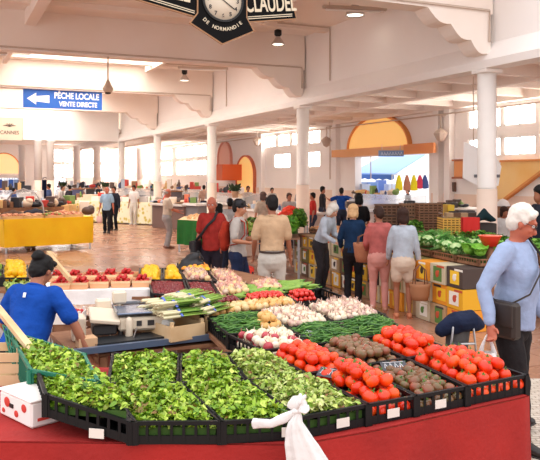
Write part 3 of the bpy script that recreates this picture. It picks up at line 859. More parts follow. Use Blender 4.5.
# --- middle distance
person(W(167, 21), D(-70), 'person in beige polo shirt and grey trousers standing alone on the open floor', 1.74, 2, top=cloth('polo_beige', (226, 208, 190), .1), sleeve='short', bottom=cloth('trousers_grey', (176, 170, 172), .1), hair=GRY, style='bald', near=1, belly=.06, nod=D(20), turn=D(0),
       handL=(-.1, .36, 1.1), handR=(.14, .34, 1.05), shoe=(120, 74, 60), tuck=True)
PWK = person(W(107, 26.7), D(180), 'person in pale blue t-shirt and black trousers walking towards the camera', 1.72, 2, top=cloth('tee_paleblue', (160, 190, 216), .12), sleeve='short', bottom=cloth('trousers_blk3', (34, 34, 42)), hair=GRY, style='bald', near=1, belly=.08,
       fL=(-.1, .12), fR=(.1, -.12), tuck=False, handR=(.3, .0, .8))
person(W(114, 28.2), D(165), 'person in dark jacket walking behind the pale blue shopper', 1.72, 1, top=cloth('jacket_dark', (48, 50, 64)), sleeve='long', bottom=cloth('trousers_blk3', (34, 34, 42)), hair=BLK, style='short', near=0)
person(W(134, 31.5), D(160), 'person dressed all in white beside the pale patterned stall cloth', 1.72, 1, top=cloth('tee_white', (244, 240, 236), .05), sleeve='short', bottom=cloth('trousers_white', (228, 220, 208), .08), hair=BLK, style='short', near=0, shoe=(220, 214, 208))
person(W(31, 21.4), D(170), 'brown-haired stallholder in grey sitting behind the yellow-draped table', 1.5, 2, top=cloth('top_grey2', (168, 166, 170)), sleeve='long', hair=BRN, style='short', near=0, nod=D(20))
person(W(341.5, 24.5), D(0), 'person in vivid blue t-shirt with both elbows raised near the fish doorway', 1.72, 1, top=cloth('tee_blue2', (30, 84, 180)), sleeve='short', hair=BLK, style='short', near=0, handL=(-.5, .1, 1.38), handR=(.5, .1, 1.38), elbowL=(-1, 0, -.2), elbowR=(1, 0, -.2))
person(W(313, 22.5), D(90), 'person in a red top behind the leaning stallholder', 1.6, 1, top=cloth('top_red', (214, 52, 44)), sleeve='short', hair=BLK, style='short', near=0)
person(W(322.5, 26), D(-90), 'person in black and white standing sideways near the fish doorway', 1.75, 1, top=cloth('top_blackwhite', (52, 46, 50)), sleeve='long', hair=BLK, style='short', near=0)
person(W(289, 21), D(200), 'person in pale grey top behind the red peppers', 1.62, 1, top=cloth('top_grey3', (196, 190, 190)), sleeve='short', hair=BRN, style='short', near=0)
person(W(263, 20.2), D(20), 'person in cream top with dark hood behind the leafy produce', 1.66, 3, top=cloth('top_cream', (226, 206, 184)), sleeve='short', hair=mat('hood_dark', (92, 70, 64), .8), style='full', near=0)
person(W(230, 16.5), D(10), 'person in a blue cap and pale top beyond the bald shopper', 1.6, 1, top=cloth('top_pale', (220, 214, 212)), sleeve='short', hair=BLK, style='short', cap=mat('cap_blue', (60, 80, 104), .8), near=0)
person(W(219, 15.6), D(-20), 'black-haired person in white between the bald shopper and the blue cap', 1.5, 1, top=cloth('tee_white', (244, 240, 236), .05), sleeve='short', hair=BLK, style='full', near=0)
person(W(541, 11.5), D(100), 'dark-haired person at the picture edge behind the white-haired shopper', 1.95, 1, top=cloth('jacket_dark', (48, 50, 64)), sleeve='long', hair=BLK, style='full', near=0)
person(W(500, 14.6), D(200), 'brown-haired person bending behind the white column', 1.5, 1, top=cloth('top_white2', (236, 234, 232), .05), sleeve='long', hair=BRN, style='full', near=0, lean=D(12))
far = [(49, 34, (90, 110, 160), BLK), (62, 38, (214, 206, 200), BRN), (70, 36, (60, 60, 70), BLK), (80, 37, (190, 110, 90), BRN), (99, 40, (50, 50, 60), BLK), (124, 42, (70, 100, 170), BLK),
       (141, 40, (180, 180, 190), BRN), (152, 38, (60, 62, 80), BLK), (178, 39, (190, 60, 50), BLK), (186, 36, (220, 214, 208), BLK), (197, 40, (90, 90, 110), BRN), (204, 34, (210, 170, 150), BLK), (14, 30, (70, 90, 140), BLK),
       (248, 30, (230, 220, 212), BRN), (301, 29, (200, 190, 190), BLK), (272, 32, (220, 214, 208), BLK), (368, 30, (70, 90, 150), BLK), (386, 32, (90, 100, 140), BRN), (408, 29, (60, 60, 76), BLK)]
near_what = ['beside the cross-beam post', 'in front of the far white post', 'left of the dark produce screen', 'by the dark produce screen', 'behind the walking shopper', 'past the all-white shopper', 'by the glass fish counters', 'between two far columns', 'under the far windows', 'behind the steel counter', 'left of the white column', 'beside the white column', 'behind the yellow table hoop',
             'in front of the arched orange window', 'behind the red-topped shopper', 'left of the low window', 'under the blue awning', 'near the hanging yellow aprons', 'beside the doorway edge']
cn_ = {(90, 110, 160): 'blue', (214, 206, 200): 'cream', (60, 60, 70): 'charcoal', (190, 110, 90): 'rust', (50, 50, 60): 'black', (70, 100, 170): 'bright blue', (180, 180, 190): 'grey', (60, 62, 80): 'navy', (190, 60, 50): 'red', (220, 214, 208): 'white', (90, 90, 110): 'slate', (210, 170, 150): 'peach',
       (70, 90, 140): 'denim blue', (230, 220, 212): 'off-white', (200, 190, 190): 'pale grey', (70, 90, 150): 'royal blue', (90, 100, 140): 'dusty blue', (60, 60, 76): 'dark navy'}
for i, (u, y, c, hr) in enumerate(far):
    person(W(u, y), D(random.choice((0, 40, 90, 160, 200, 270))), 'distant person in a %s top %s' % (cn_[c], near_what[i]), random.uniform(1.6, 1.78), random.choice((0, 1, 3)), top=cloth('far_%d_%d_%d' % c, c), sleeve='short', hair=hr, style='short', near=0, group='distant shoppers')

# ---- carried things
def carrier_bag(loc, s, label, grip=None, rz=0, c=(240, 238, 236), deep=.1, ctr='plastic_bag', twist=0):
    """thin plastic bag with two handle loops; loc is the top of the handles"""
    r = empty(ctr, loc, rz, label, 'bag')
    b = MB(); prof = [(.0, -.52), (.09, -.51), (.12, -.45), (.125, -.36), (.11, -.27), (.09, -.2)]
    n = 20; vs = []; fs = []
    for j, (rr, z) in enumerate(prof):
        for k in range(n):
            a = 2*PI*k/n; w_ = 1+.13*math.sin(3*a+j)+.06*math.sin(7*a+2*j)
            vs.append((rr*s*1.15*math.cos(a)*w_, rr*s*.7*math.sin(a)*w_, z*s))
    for j in range(len(prof)-1):
        for k in range(n): fs.append((j*n+k, j*n+(k+1) % n, (j+1)*n+(k+1) % n, (j+1)*n+k))
    b.add(vs, fs, True); M_ = mat('bag_plastic_%d' % c[0], c, .35, trans=.15, bump=.4, bscale=20); b.build('bag_body', M_, r)
    for sx in (-1, 1):
        h = MB(); h.tube([(sx*.085*s, 0, -.23*s), (sx*.06*s, 0, -.12*s), (sx*.012*s, 0, 0), (0, 0, .01)], [(.035*s, .012*s), (.022*s, .008*s), (.012*s, .008*s), (.01*s, .006*s)], 8, side=(1, 0, 0)); h.build('handle', M_, r)
    return r
g = P1_['wr'][1]
carrier_bag(g+Vector((-.02, .0, -.09)), .58, 'white plastic carrier bag hanging from the hand of the white-haired shopper', rz=D(-20))
g = PWK['wr'][1]
carrier_bag(g+Vector((0, 0, -.1)), .75, 'pinkish plastic bag carried by the walking pale blue shopper', c=(232, 190, 184))
def strap_bag(info, z0, side, label, m, size=(.34, .12, .27), front=.0, cross=True, name='shoulder_bag'):
    T = info['T']; root = info['root']
    r = empty(name, root.location, root.rotation_euler.z, label, 'bag'); r.scale = root.scale; r.location.z = 0
    b = MB(); c = Vector((side*.25, front, z0)); M = Matrix.Translation(c) @ Matrix.Rotation(D(90)*side*.85, 4, 'Z')
    b.box((0, 0, 0), size, M, bev=.02); b.build('bag_body', m, r)
    f = MB(); f.box((0, -size[1]*.55 if side > 0 else -size[1]*.55, size[2]*.16), (size[0]*.96, .02, size[2]*.62), M, bev=.006); f.build('flap', m, r)
    s = MB(); sx = -side if cross else side
    pts = [c+Vector((0, .05, size[2]*.45)), T(side*.13, .19, 1.14), T(side*.03, .205, 1.28), T(sx*.07, .165, 1.38), T(sx*.095, .03, 1.505), T(sx*.07, -.13, 1.38), T(0, -.155, 1.25), T(side*.15, -.15, 1.1), c+Vector((0, -.05, size[2]*.45))]
    s.tube(pts, (.022, .006), 6); s.build('strap', m, r)
    return r
strap_bag(P1_, .95, 1, 'dark brown shoulder bag on the hip of the white-haired shopper', mat('leather_dark', (46, 36, 30), .5), (.24, .09, .25), front=.08)
strap_bag(PRD, .92, 1, 'black sling bag across the red shirt of the bald shopper', mat('sling_black', (26, 24, 28), .6), (.26, .1, .22), front=.08)
# red backpack of the capped shopper
T = PB['T']; r = empty('backpack', PB['root'].location, PB['root'].rotation_euler.z, 'red backpack on the back of the shopper in the black cap', 'bag')
b = MB(); b.tube([T(0, -.2, 1.02), T(0, -.22, 1.18), T(0, -.19, 1.36)], [(.12, .07), (.13, .085), (.10, .06)], 14, side=(1, 0, 0)); bb = b.build('bag_body', cloth('pack_red', (202, 62, 40)), r); soften(bb, .014, 3, .02)
for s in (-1, 1):
    b = MB(); b.tube([T(s*.10, -.13, 1.38), T(s*.12, -.02, 1.485), T(s*.125, .12, 1.40), T(s*.13, .13, 1.22), T(s*.16, .02, 1.08), T(s*.13, -.14, 1.05)], (.026, .008), 6); b.build('strap', cloth('pack_red', (202, 62, 40)), r)
# baskets of the women
def basket(loc, label, w_=.26, h_=.22, c=(196, 140, 96), stripe=(150, 70, 60), handle=.22):
    r = empty('shopping_basket', loc, D(10), label, 'basket')
    b = MB(); b.lathe([(.0, 0), (w_*.42, 0), (w_*.5, h_*.3), (w_*.56, h_*.8), (w_*.58, h_), (w_*.54, h_), (w_*.5, h_*.5), (0, h_*.12)], 20); b.build('basket_body', mat('wicker_%d' % c[1], c, .8, wave=(22, stripe, 1, 'Z')), r)
    for s in (-1, 1):
        b = MB(); b.tube([(-w_*.35, s*.05, h_*.9), (-w_*.3, s*.03, h_+handle*.7), (0, s*.01, h_+handle), (w_*.3, s*.03, h_+handle*.7), (w_*.35, s*.05, h_*.9)], .009, 6); b.build('handle', mat('basket_handle', (120, 74, 50), .7), r)
    return r
basket(W(364, 11.55, .72), 'striped woven basket held beside the coral-cardigan shopper', .30, .30, handle=.14)
basket(W(420, 10.2, ZV(300, 10.2)), 'round woven basket beside the shopper in pale shorts', .26, .24, (176, 122, 84), (140, 92, 62), .26)
# wheeled shopping trolley
r = empty('shopping_trolley', W(459, 6.9, -.0), D(8), 'navy wheeled shopping trolley folded low beside the white-haired shopper', 'trolley')
b = MB(); b.tube([(-.17, 0, .62), (-.03, -.02, .69), (.12, 0, .70), (.20, .02, .66)], [(.07, .08), (.10, .12), (.10, .12), (.07, .08)], 12, side=(0, 0, 1)); bb = b.build('bag_body', cloth('trolley_navy', (34, 44, 74)), r); soften(bb, .012, 3, .03)
b = MB(); b.tube([(-.04, .02, .20), (0, .02, .62)], [(.10, .07), (.12, .09)], 12, side=(1, 0, 0)); bb = b.build('lower_bag', cloth('trolley_grey', (110, 106, 104)), r)
for (wx, wy, wz, rr) in ((-.08, -.13, .46, .07), (-.17, -.12, .085, .085), (.17, -.12, .085, .085)):
    b = MB(); b.lathe([(.02, -.02), (rr*.88, -.02), (rr, 0), (rr*.88, .02), (.02, .02)], 20, Matrix.Translation((wx, wy, wz)) @ Matrix.Rotation(PI/2, 4, 'X')); b.build('wheel', mat('tyre', (50, 48, 50), .6), r)
    b = MB(); b.lathe([(.01, -.025), (rr*.55, -.025), (rr*.55, .025), (.01, .025)], 14, Matrix.Translation((wx, wy, wz)) @ Matrix.Rotation(PI/2, 4, 'X')); b.build('hub', M_steel, r)
b = MB()
for sx in (-1, 1): b.tube([(sx*.17, -.08, .085), (sx*.12, -.1, .5), (sx*.10, -.1, .66)], .011, 6)
b.tube([(-.17, -.08, .085), (.17, -.08, .085)], .01, 6); b.tube([(-.12, -.1, .5), (.12, -.1, .5)], .012, 6); b.build('frame', M_steel, r)
# ================================================================ THE FRONT STALL
M_crate = mat('crate_black', (15, 15, 17), .5, spec=.3)
M_crate2 = mat('crate_black_b', (24, 24, 26), .5, spec=.3)
M_label = mat('card_white', (226, 218, 208), .6)
M_red = mat('cloth_red', (168, 30, 24), .8, rgb2=(150, 24, 20), scale=2.5, bump=.25, bscale=30)
M_wood = mat('pale_wood', (226, 194, 150), .7, rgb2=(212, 174, 128), scale=5)
M_wood2 = mat('brown_wood', (150, 104, 72), .7, rgb2=(128, 84, 58), scale=10)
ZT, HR = .83, .11
ZR = ZT+HR

def bil(q, s, t):     # q: fl, fr, br, bl
    a = q[0].lerp(q[1], s); b = q[3].lerp(q[2], s); return a.lerp(b, t)
def inset_quad(q, d):
    c = (q[0]+q[1]+q[2]+q[3])/4; out = []
    for i in range(4):
        p, a, b = q[i], q[i-1], q[(i+1) % 4]
        out.append(p + (a-p).normalized()*d + (b-p).normalized()*d)
    return out
def crate(q, label, z0=ZT, h=HR, m=None, name='plastic_crate', tagf=None, group=None, solid=False, lift=None, cat='crate'):
    """slatted crate on the four floor-plan corners q (front-left, front-right, back-right, back-left)"""
    m = m or M_crate
    q = [Vector((p[0], p[1], 0)) for p in q]; q = inset_quad(q, .006)
    c = (q[0]+q[1]+q[2]+q[3])/4
    r = empty(name, (c.x, c.y, z0), 0, label, cat, group)
    L = [p-c for p in q]
    lf = lift or [0, 0, 0, 0]
    def zz(p): return Vector((p.x, p.y, 0))
    b = MB()
    vs = [L[i]+Vector((0, 0, lf[i])) for i in range(4)]+[L[i]+Vector((0, 0, lf[i]+.008)) for i in range(4)]
    b.add(vs, [(0,3,2,1),(4,5,6,7),(0,1,5,4),(1,2,6,5),(2,3,7,6),(3,0,4,7)])
    b.build('crate_floor', m, r)
    for i in range(4):
        a, e = L[i]+Vector((0, 0, lf[i])), L[(i+1) % 4]+Vector((0, 0, lf[(i+1) % 4])); ln = (e-a).length
        w = MB(); up = Vector((0, 0, 1))
        w.bar(a+up*(h-.009), e+up*(h-.009), .018, .018)
        if solid:
            w.bar(a+up*(h*.5), e+up*(h*.5), .010, h-.01)
        else:
            w.bar(a+up*.022, e+up*.022, .008, .040)
            k = max(3, int(ln/.055))
            for j in range(k+1):
                p = a.lerp(e, j/k); w.bar(p+Vector((0, 0, .03)), p+Vector((0, 0, h-.012))+(e-a).normalized()*.0005, .01, .012) if False else w.box(p+up*(h*.5), (.013, .013, h-.02))
        for s in (a, e): w.box(s+up*(h*.5), (.03, .03, h*.99), rz=math.atan2((e-a).y, (e-a).x))
        w.build('crate_side', m, r)
    if tagf is not None:
        a, e = L[0], L[1]; d = (e-a).normalized(); nrm = Vector((d.y, -d.x, 0))
        p = a.lerp(e, tagf)+nrm*.014+Vector((0, 0, h*.40))
        t = MB(); t.box((0, 0, 0), (.075, .003, .045), Matrix.Translation(p) @ Matrix.Rotation(math.atan2(d.y, d.x), 4, 'Z')); t.build('label_card', M_label, r)
    return r

G_leaf = mat('salad_green', (104, 150, 44), .5, island=[(58, 100, 14), (122, 162, 26), (176, 200, 58), (88, 134, 18), (200, 216, 96), (132, 172, 30), (152, 184, 44), (108, 152, 28), (130, 88, 44)], trans=.0, sub=.0)
G_leaf2 = mat('salad_pale', (150, 190, 80), .5, island=[(96, 140, 34), (166, 190, 72), (200, 210, 116), (124, 160, 44), (216, 218, 150), (144, 176, 60), (160, 106, 76)])
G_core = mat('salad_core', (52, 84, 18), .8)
def heap(q, zc, rise, n, m, label, group=None, size=.032, name='salad_leaves', core=None, base=ZR, edge=-.03, cat='salad'):
    """an uncountable heap of small crumpled leaves in the quad q"""
    q = [Vector((p[0], p[1], 0)) for p in q]; q = inset_quad(q, .022)
    b = MB()
    def H(s, t): return zc + rise*(max(0, (1-(2*s-1)**4)*(1-(2*t-1)**4)))**.6 + .036*noise.noise(Vector((s*5+q[0].x*7, t*6+q[0].y*5, 1)))
    N = 9; vs = []; fs = []
    for i in range(N):
        for j in range(N):
            s, t = i/(N-1), j/(N-1); p = bil(q, s, t); vs.append((p.x, p.y, H(s, t)-.02))
    o = len(vs)
    for i in range(N-1):
        for j in range(N-1): fs.append((i*N+j, (i+1)*N+j, (i+1)*N+j+1, i*N+j+1))
    b.add(vs, fs, True)
    # skirt of the core down to the crate floor
    per = [bil(q, s/8, 0) for s in range(8)]+[bil(q, 1, s/8) for s in range(8)]+[bil(q, 1-s/8, 1) for s in range(8)]+[bil(q, 0, 1-s/8) for s in range(8)]
    k = len(per); b.add([(p.x, p.y, zc-.01) for p in per]+[(p.x, p.y, base-HR+.012) for p in per], [(i, k+i, k+(i+1) % k, (i+1) % k) for i in range(k)])
    o = b.build(name, core or G_core); tag(o, label, cat, group, 'stuff')
    lv = MB()
    for _ in range(n):
        s, t = random.random(), random.random(); p = bil(q, s, t); z = H(s, t)+random.uniform(-.02, .012)
        L_ = size*random.uniform(.6, 1.4); wd = L_*random.uniform(.18, .46)
        M = Matrix.Translation((p.x, p.y, z)) @ Matrix.Rotation(random.uniform(0, 2*PI), 4, 'Z') @ Matrix.Rotation(random.uniform(-.6, .9), 4, 'Y') @ Matrix.Rotation(random.uniform(-.8, .8), 4, 'X')
        vs = []; c = random.uniform(-.35, .6)
        for i, (x, wv) in enumerate(((0, .3), (.3, random.uniform(.6, 1.3)), (.65, random.uniform(.4, 1.2)), (1, .1))):
            zz = c*L_*x*x; rf = random.uniform(-.12, .12)*L_
            vs += [(x*L_-L_/2, -wd*wv, zz+wd*.5*wv+rf), (x*L_-L_/2, 0, zz), (x*L_-L_/2, wd*wv, zz+wd*.5*wv-rf)]
        fs = []
        for i in range(3):
            for j in range(2): fs.append((i*3+j, i*3+j+1, (i+1)*3+j+1, (i+1)*3+j))
        lv.add(vs, fs, True, M)
    for p in per:         # leaves showing through the slats
        pass
    l = lv.build('leaves', m, o); l['kind'] = 'stuff'
    return o

def cloth_skirt(mb, path, z0, z1, amp=.02, seg=.05, wl=.22, flare=.0):
    pts = []
    for i in range(len(path)-1):
        a, b = Vector(path[i]), Vector(path[i+1]); n = max(1, int((b-a).length/seg))
        for k in range(n): pts.append((a.lerp(b, k/n), (b-a).normalized()))
    pts.append((Vector(path[-1]), (Vector(path[-1])-Vector(path[-2])).normalized()))
    NV = 8; vs = []; fs = []; s = 0
    for i, (p, d) in enumerate(pts):
        nrm = Vector((d.y, -d.x)); s += seg
        for j in range(NV+1):
            t = j/NV; o = amp*t*(math.sin(s*2*PI/wl+t*.8)+.6*math.sin(s*2*PI/(wl*2.7)+1+t*2)) + amp*.5 + flare*t
            vs.append((p.x+nrm.x*o, p.y+nrm.y*o, z1+(z0-z1)*t))
    for i in range(len(pts)-1):
        for j in range(NV): fs.append((i*(NV+1)+j, i*(NV+1)+j+1, (i+1)*(NV+1)+j+1, (i+1)*(NV+1)+j))
    mb.add(vs, fs, True)

def table(poly, z, label, legs, m=None, th=.03, name='market_table'):
    c = Vector((sum(p[0] for p in poly)/len(poly), sum(p[1] for p in poly)/len(poly), 0))
    r = empty(name, (c.x, c.y, 0), 0, label, 'table')
    t = MB(); t.prism([(p[0]-c.x, p[1]-c.y) for p in poly], z-th, z); t.build('tabletop', m or M_wood2, r)
    for p in legs:
        l = MB(); l.box((p[0]-c.x, p[1]-c.y, (z-th)/2), (.045, .045, z-th)); l.build('leg', M_steel, r)
    return r

# crate grid, corner columns 1..7 for each row line (image columns/rows of the rim)
def G(*uv): return [P(u, v, ZR) for u, v in uv]
r0 = G((45, 395), (134, 421.5), (222, 421), (298, 417), (368, 404), (416, 395.5), (467, 386), (527, 374.5))
r1 = G((34, 357), (107, 383), (179, 382), (247, 380), (306, 373), (357, 365.5), (406, 357.5), (455, 350))
r2 = G((0, 0+351), (112, 352.5), (180, 353), (224, 352), (262, 350), (313, 344), (362, 337.5), (405, 331))
r3 = G((0, 340), (0, 340), (0, 340), (0, 340), (228, 334), (288, 327), (333, 321), (384, 313.5))
r4 = G((0, 0+320), (0, 320), (0, 320), (0, 320), (208, 317), (254, 310.5), (302, 305), (352, 299))
r5 = G((0, 0+320), (0, 320), (0, 320), (0, 320), (197, 303), (237, 297.5), (282, 292.5), (322, 288))
def Q(ra, rb, i): return [ra[i], ra[i+1], rb[i+1], rb[i]]

# tables and the red cloth
edge = [Vector((-2.35, 3.44)), Vector((.12, 3.375)), r0[4].xy+Vector((.02, -.05)), r0[7].xy+Vector((-.01, -.03))]
right = [r1[7].xy+Vector((.0, 0)), r2[7].xy+Vector((.04, .02))]
polyA = [tuple(p) for p in edge+right+[r2[4].xy, r2[1].xy+Vector((0, .05)), Vector((-2.35, 4.85))]]
table(polyA, ZT-.012, 'long front stall table under the red cloth', [(-2.2, 3.6), (0, 3.55), (1.4, 4.3), (.8, 5.0), (-1.2, 4.6), (-2.2, 4.6)])
mb = MB(); mb.prism([(p[0], p[1]) for p in polyA], ZT-.010, ZT-.002)
cloth_skirt(mb, [p+Vector((0, -.004)) for p in edge]+[p+Vector((.004, 0)) for p in right], .03, ZT-.004, amp=.03, wl=.5)
rc = mb.build('tablecloth', M_red); tag(rc, 'red cloth draped over the front stall table down to the floor', 'tablecloth')
polyB = [tuple(p) for p in [r2[4].xy+Vector((.02, .03)), r2[7].xy+Vector((.02, .05)), r3[7].xy+Vector((.03, 0)), r4[7].xy+Vector((.03, 0)), r5[7].xy+Vector((.05, .1)), r5[4].xy+Vector((-.02, .1)), r4[4].xy+Vector((-.02, 0)), r3[4].xy+Vector((-.02, 0))]]
table(polyB, ZT-.003, 'side stall table carrying beans, garlic and peppers', [(.6, 5.4), (.3, 6.8), (-.4, 6.3), (.05, 5.0)])

KL = [('front row', r0, r1), ('second row', r1, r2)]
crate(Q(r0, r1, 1), 'black slatted crate of salad leaves at the front, left of centre', tagf=None)
crate(Q(r0, r1, 2), 'black slatted crate of salad leaves at the front behind the tied white bag', tagf=.9)
crate(Q(r0, r1, 3), 'black slatted crate of pale mixed leaves with a white label beside tomatoes', tagf=.62)
crate(Q(r0, r1, 4), 'black slatted crate holding red tomatoes with white label between pale leaves and dark tomatoes', tagf=.5)
crate(Q(r0, r1, 5), 'black slatted crate of dark tomatoes at the front edge', tagf=.45)
crate(Q(r0, r1, 6), 'black slatted crate of red tomatoes at the stall corner')
crate(Q(r1, r2, 1), 'black crate of salad leaves in the second row beside the green crate')
crate(Q(r1, r2, 2), 'black crate of salad leaves in the middle of the second row')
crate(Q(r1, r2, 3), 'black crate of pale salad leaves left of the small tomato pile')
crate(Q(r1, r2, 4), 'black crate of small red tomatoes next to the white onions')
crate(Q(r1, r2, 5), 'black crate of brown tomatoes in the second row')
crate(Q(r1, r2, 6), 'black crate of red tomatoes behind the corner crate')
crate(Q(r2, r3, 4), 'black crate of white and red onions', z0=ZT)
crate(Q(r2, r3, 5), 'black crate of green beans behind the brown tomatoes')
crate(Q(r2, r3, 6), 'black crate of green beans at the stall edge')
crate(Q(r3, r4, 4), 'black crate of green beans and yellow onions')
crate(Q(r3, r4, 5), 'black crate of garlic beside the yellow onions')
crate(Q(r3, r4, 6), 'black crate of garlic heads at the stall edge')
crate(Q(r4, r5, 4), 'black crate of cream onions behind the leeks')
crate(Q(r4, r5, 5), 'black crate of small red fruit and cream onions')
crate(Q(r4, r5, 6), 'black crate of red peppers at the far stall corner')
# left angled crate propped on the white box
qa_ = [P(45, 394, 1.04), r0[1]+Vector((-.01, .0, 0)), r1[1]+Vector((-.02, 0, 0)), P(34, 362, 1.04)]
crate(qa_, 'black slatted crate tilted on a white box at the stall\'s left end', lift=[.10, 0, .0, .10], tagf=.62)
heap(qa_, ZR+.05, .045, 2200, G_leaf, 'green salad leaves in the tilted crate on the white box', base=ZR+.10)
for (q, mm, lb, n_) in ((Q(r0, r1, 1), G_leaf, 'green salad leaves in the front crate next to the tilted crate', 620), (Q(r0, r1, 2), G_leaf, 'green salad leaves in the front crate behind the tied bag', 620),
                    (Q(r0, r1, 3), G_leaf2, 'pale mixed leaves in the front crate beside the tomatoes', 520), (Q(r1, r2, 1), G_leaf, 'green salad leaves in the second-row crate by the green crate', 520),
                    (Q(r1, r2, 2), G_leaf, 'green salad leaves in the middle second-row crate', 520), (Q(r1, r2, 3), G_leaf2, 'pale salad leaves beside the small tomato pile', 480)):
    heap(q, ZR-.025, .045, int(n_*3.4), mm, lb)
# ---- produce prototypes
def gourd(name, m, r, flat=.8, ribs=0, rib=.0, stem_m=None, stem=.0, dip=.08, n=14, calyx=None, tip=0):
    b = MB(); pr = []
    K = 8
    for i in range(K+1):
        a = PI*i/K; rr = r*math.sin(a)**.85 if 0 < i < K else 0; z = -r*flat*math.cos(a)
        if dip and i >= K-1: z -= dip*r*(1 if i == K else .1)
        if tip and i == K: z += tip*r
        pr.append((rr, z))
    b.lathe(pr, n, ribs=ribs, rib=rib)
    o = b.build(name, m)
    if calyx is not None:
        c = MB(); 
        for k in range(5):
            a = 2*PI*k/5; zt = r*flat*(1-dip)+.002
            c.add([(0, 0, zt+.003), (r*.16*math.cos(a-.5), r*.16*math.sin(a-.5), zt+.002), (r*.5*math.cos(a), r*.5*math.sin(a), zt-.004+r*.03), (r*.16*math.cos(a+.5), r*.16*math.sin(a+.5), zt+.002)], [(0, 1, 2, 3)])
        c.tube([(0, 0, r*flat*.8), (0, .002, r*flat+.012)], .003, 5)
        c.build('calyx', calyx, o)
    if stem:
        c = MB(); c.tube([(0, 0, r*flat*.8), (stem*.1, 0, r*flat+stem*.6), (stem*.3, 0, r*flat+stem)], [stem*.22, stem*.14, stem*.12], 6); c.build('stem', stem_m or m, o)
    return o
M_calyx = mat('calyx_green', (70, 120, 40), .6)
def tommat(n, a, b): return mat(n, a, .28, rgb2=b, scale=9, spec=.5)
M_tom = tommat('tomato_red', (236, 66, 12), (214, 34, 6)); M_tom2 = tommat('tomato_orange', (244, 90, 18), (228, 48, 8))
M_dark = tommat('tomato_dark', (150, 66, 46), (88, 76, 40))
M_wonion = mat('onion_white', (232, 222, 204), .3, rgb2=(220, 196, 160), scale=20); M_ronion = mat('onion_red', (150, 34, 48), .3, rgb2=(190, 70, 80), scale=15)
M_yonion = mat('onion_yellow', (226, 182, 112), .4, rgb2=(206, 150, 78), scale=18); M_garlic = mat('garlic', (222, 200, 172), .5, rgb2=(186, 140, 136), scale=25)
M_pinkonion = mat('onion_pink', (218, 172, 146), .45, rgb2=(190, 118, 108), scale=20); M_lemon = mat('lemon_yellow', (244, 186, 20), .4, var=.08, scale=30)
M_orng = mat('fruit_orange', (240, 150, 50), .4, var=.1, scale=30); M_cherry = mat('cherry_dark', (140, 28, 32), .25, rgb2=(100, 16, 26), scale=12); M_straw = mat('strawberry_red', (214, 32, 30), .35, rgb2=(160, 18, 24), scale=30)
M_pepr = mat('pepper_red', (214, 40, 24), .25, coat=.3); M_root = mat('root_tan', (200, 170, 130), .8, var=.2, scale=20)
GROUPS = {}
def put(proto, loc, rot, s, label, cat, group):
    first = proto.get('_used') is None
    if first: proto['_used'] = 1; o = proto
    else: o = copy_tree(proto)
    o.location = loc; o.rotation_euler = rot; o.scale = (s, s, s)
    tag(o, label, cat, group); return o
def pile(protos, q, z0, r, label, cat, group, layers=2, dome=.0, jit=.25, tilt=.6, sv=.12, lay=1.45, skip=0.0, upright=False, rows=None, lat=2.05):
    q = [Vector((p[0], p[1], 0)) for p in q]; q = inset_quad(q, .018+r*.8)
    W_ = ((q[1]-q[0]).length+(q[2]-q[3]).length)/2; D_ = ((q[3]-q[0]).length+(q[2]-q[1]).length)/2
    for L in range(layers):
        m = L*r*.95
        nx = max(1, int(round((W_-2*m)/(lat*r)))+1); ny = max(1, int(round((D_-2*m)/(lat*.93*r)))+1)
        for j in range(ny):
            for i in range(nx):
                s = (m + (W_-2*m)*(i/(nx-1) if nx > 1 else .5))/W_; t = (m + (D_-2*m)*(j/(ny-1) if ny > 1 else .5))/D_
                if j % 2: s += r*.5/W_*(1 if i < nx-1 else 0)
                if L < layers-1 and 0 < i < nx-1 and 0 < j < ny-1 and layers > 1: continue
                if random.random() < skip: continue
                p = bil(q, min(1, s), t)
                z = z0+r*.85+L*r*lay + dome*(1-(2*s-1)**2)*(1-(2*t-1)**2)
                pr = random.choice(protos)
                put(pr, (p.x+random.uniform(-jit, jit)*r, p.y+random.uniform(-jit, jit)*r, z+random.uniform(-.15, .15)*r),
                    (random.uniform(-tilt, tilt), random.uniform(-tilt, tilt), random.uniform(0, 6.28)), random.uniform(1-sv, 1+sv), label, cat, group)
def T_(m): return gourd('tomato', m, .041, .8, 5, .045, calyx=M_calyx)
pile([T_(M_tom), T_(M_tom2)], Q(r0, r1, 4), ZT+.01, .041, 'ripe red tomato heaped in the front crate beside the pale leaves', 'tomato', 'tomatoes in the front middle crate', 3, .02)
pile([T_(M_tom), T_(M_tom2)], Q(r0, r1, 6), ZT+.01, .040, 'ripe red tomato in the large front crate at the stall corner', 'tomato', 'tomatoes in the corner crate', 3, .0)
def T2(m, r=.036): return gourd('tomato', m, r, .82, 5, .05)
pile([T2(M_tom), T2(M_tom2)], Q(r1, r2, 4), ZT+.01, .036, 'small red tomato in the second-row crate beside the white onions', 'tomato', 'tomatoes in the second row', 3, .0)
pile([T2(M_tom, .040), T2(M_tom2, .040)], Q(r1, r2, 6), ZT+.01, .040, 'red tomato in the second-row crate behind the corner crate', 'tomato', 'tomatoes behind the corner crate', 3, .0)
pile([T2(M_dark, .036), gourd('tomato', mat('tomato_brown', (136, 70, 50), .25, rgb2=(90, 84, 44), scale=12), .034, .8, 6, .07, calyx=M_calyx)], Q(r0, r1, 5), ZT+.01, .035, 'dark brown-green tomato in the front crate', 'tomato', 'dark tomatoes at the front', 2, .01)
pile([T2(mat('tomato_maroon', (146, 78, 58), .25, rgb2=(100, 88, 48), scale=14), .034)], Q(r1, r2, 5), ZT+.01, .034, 'brown tomato in the second-row crate', 'tomato', 'brown tomatoes in the second row', 3, .0)
def O_(m, r, st=.02, nm='onion'): return gourd(nm, m, r, .85, 0, 0, m, st, dip=0, n=12)
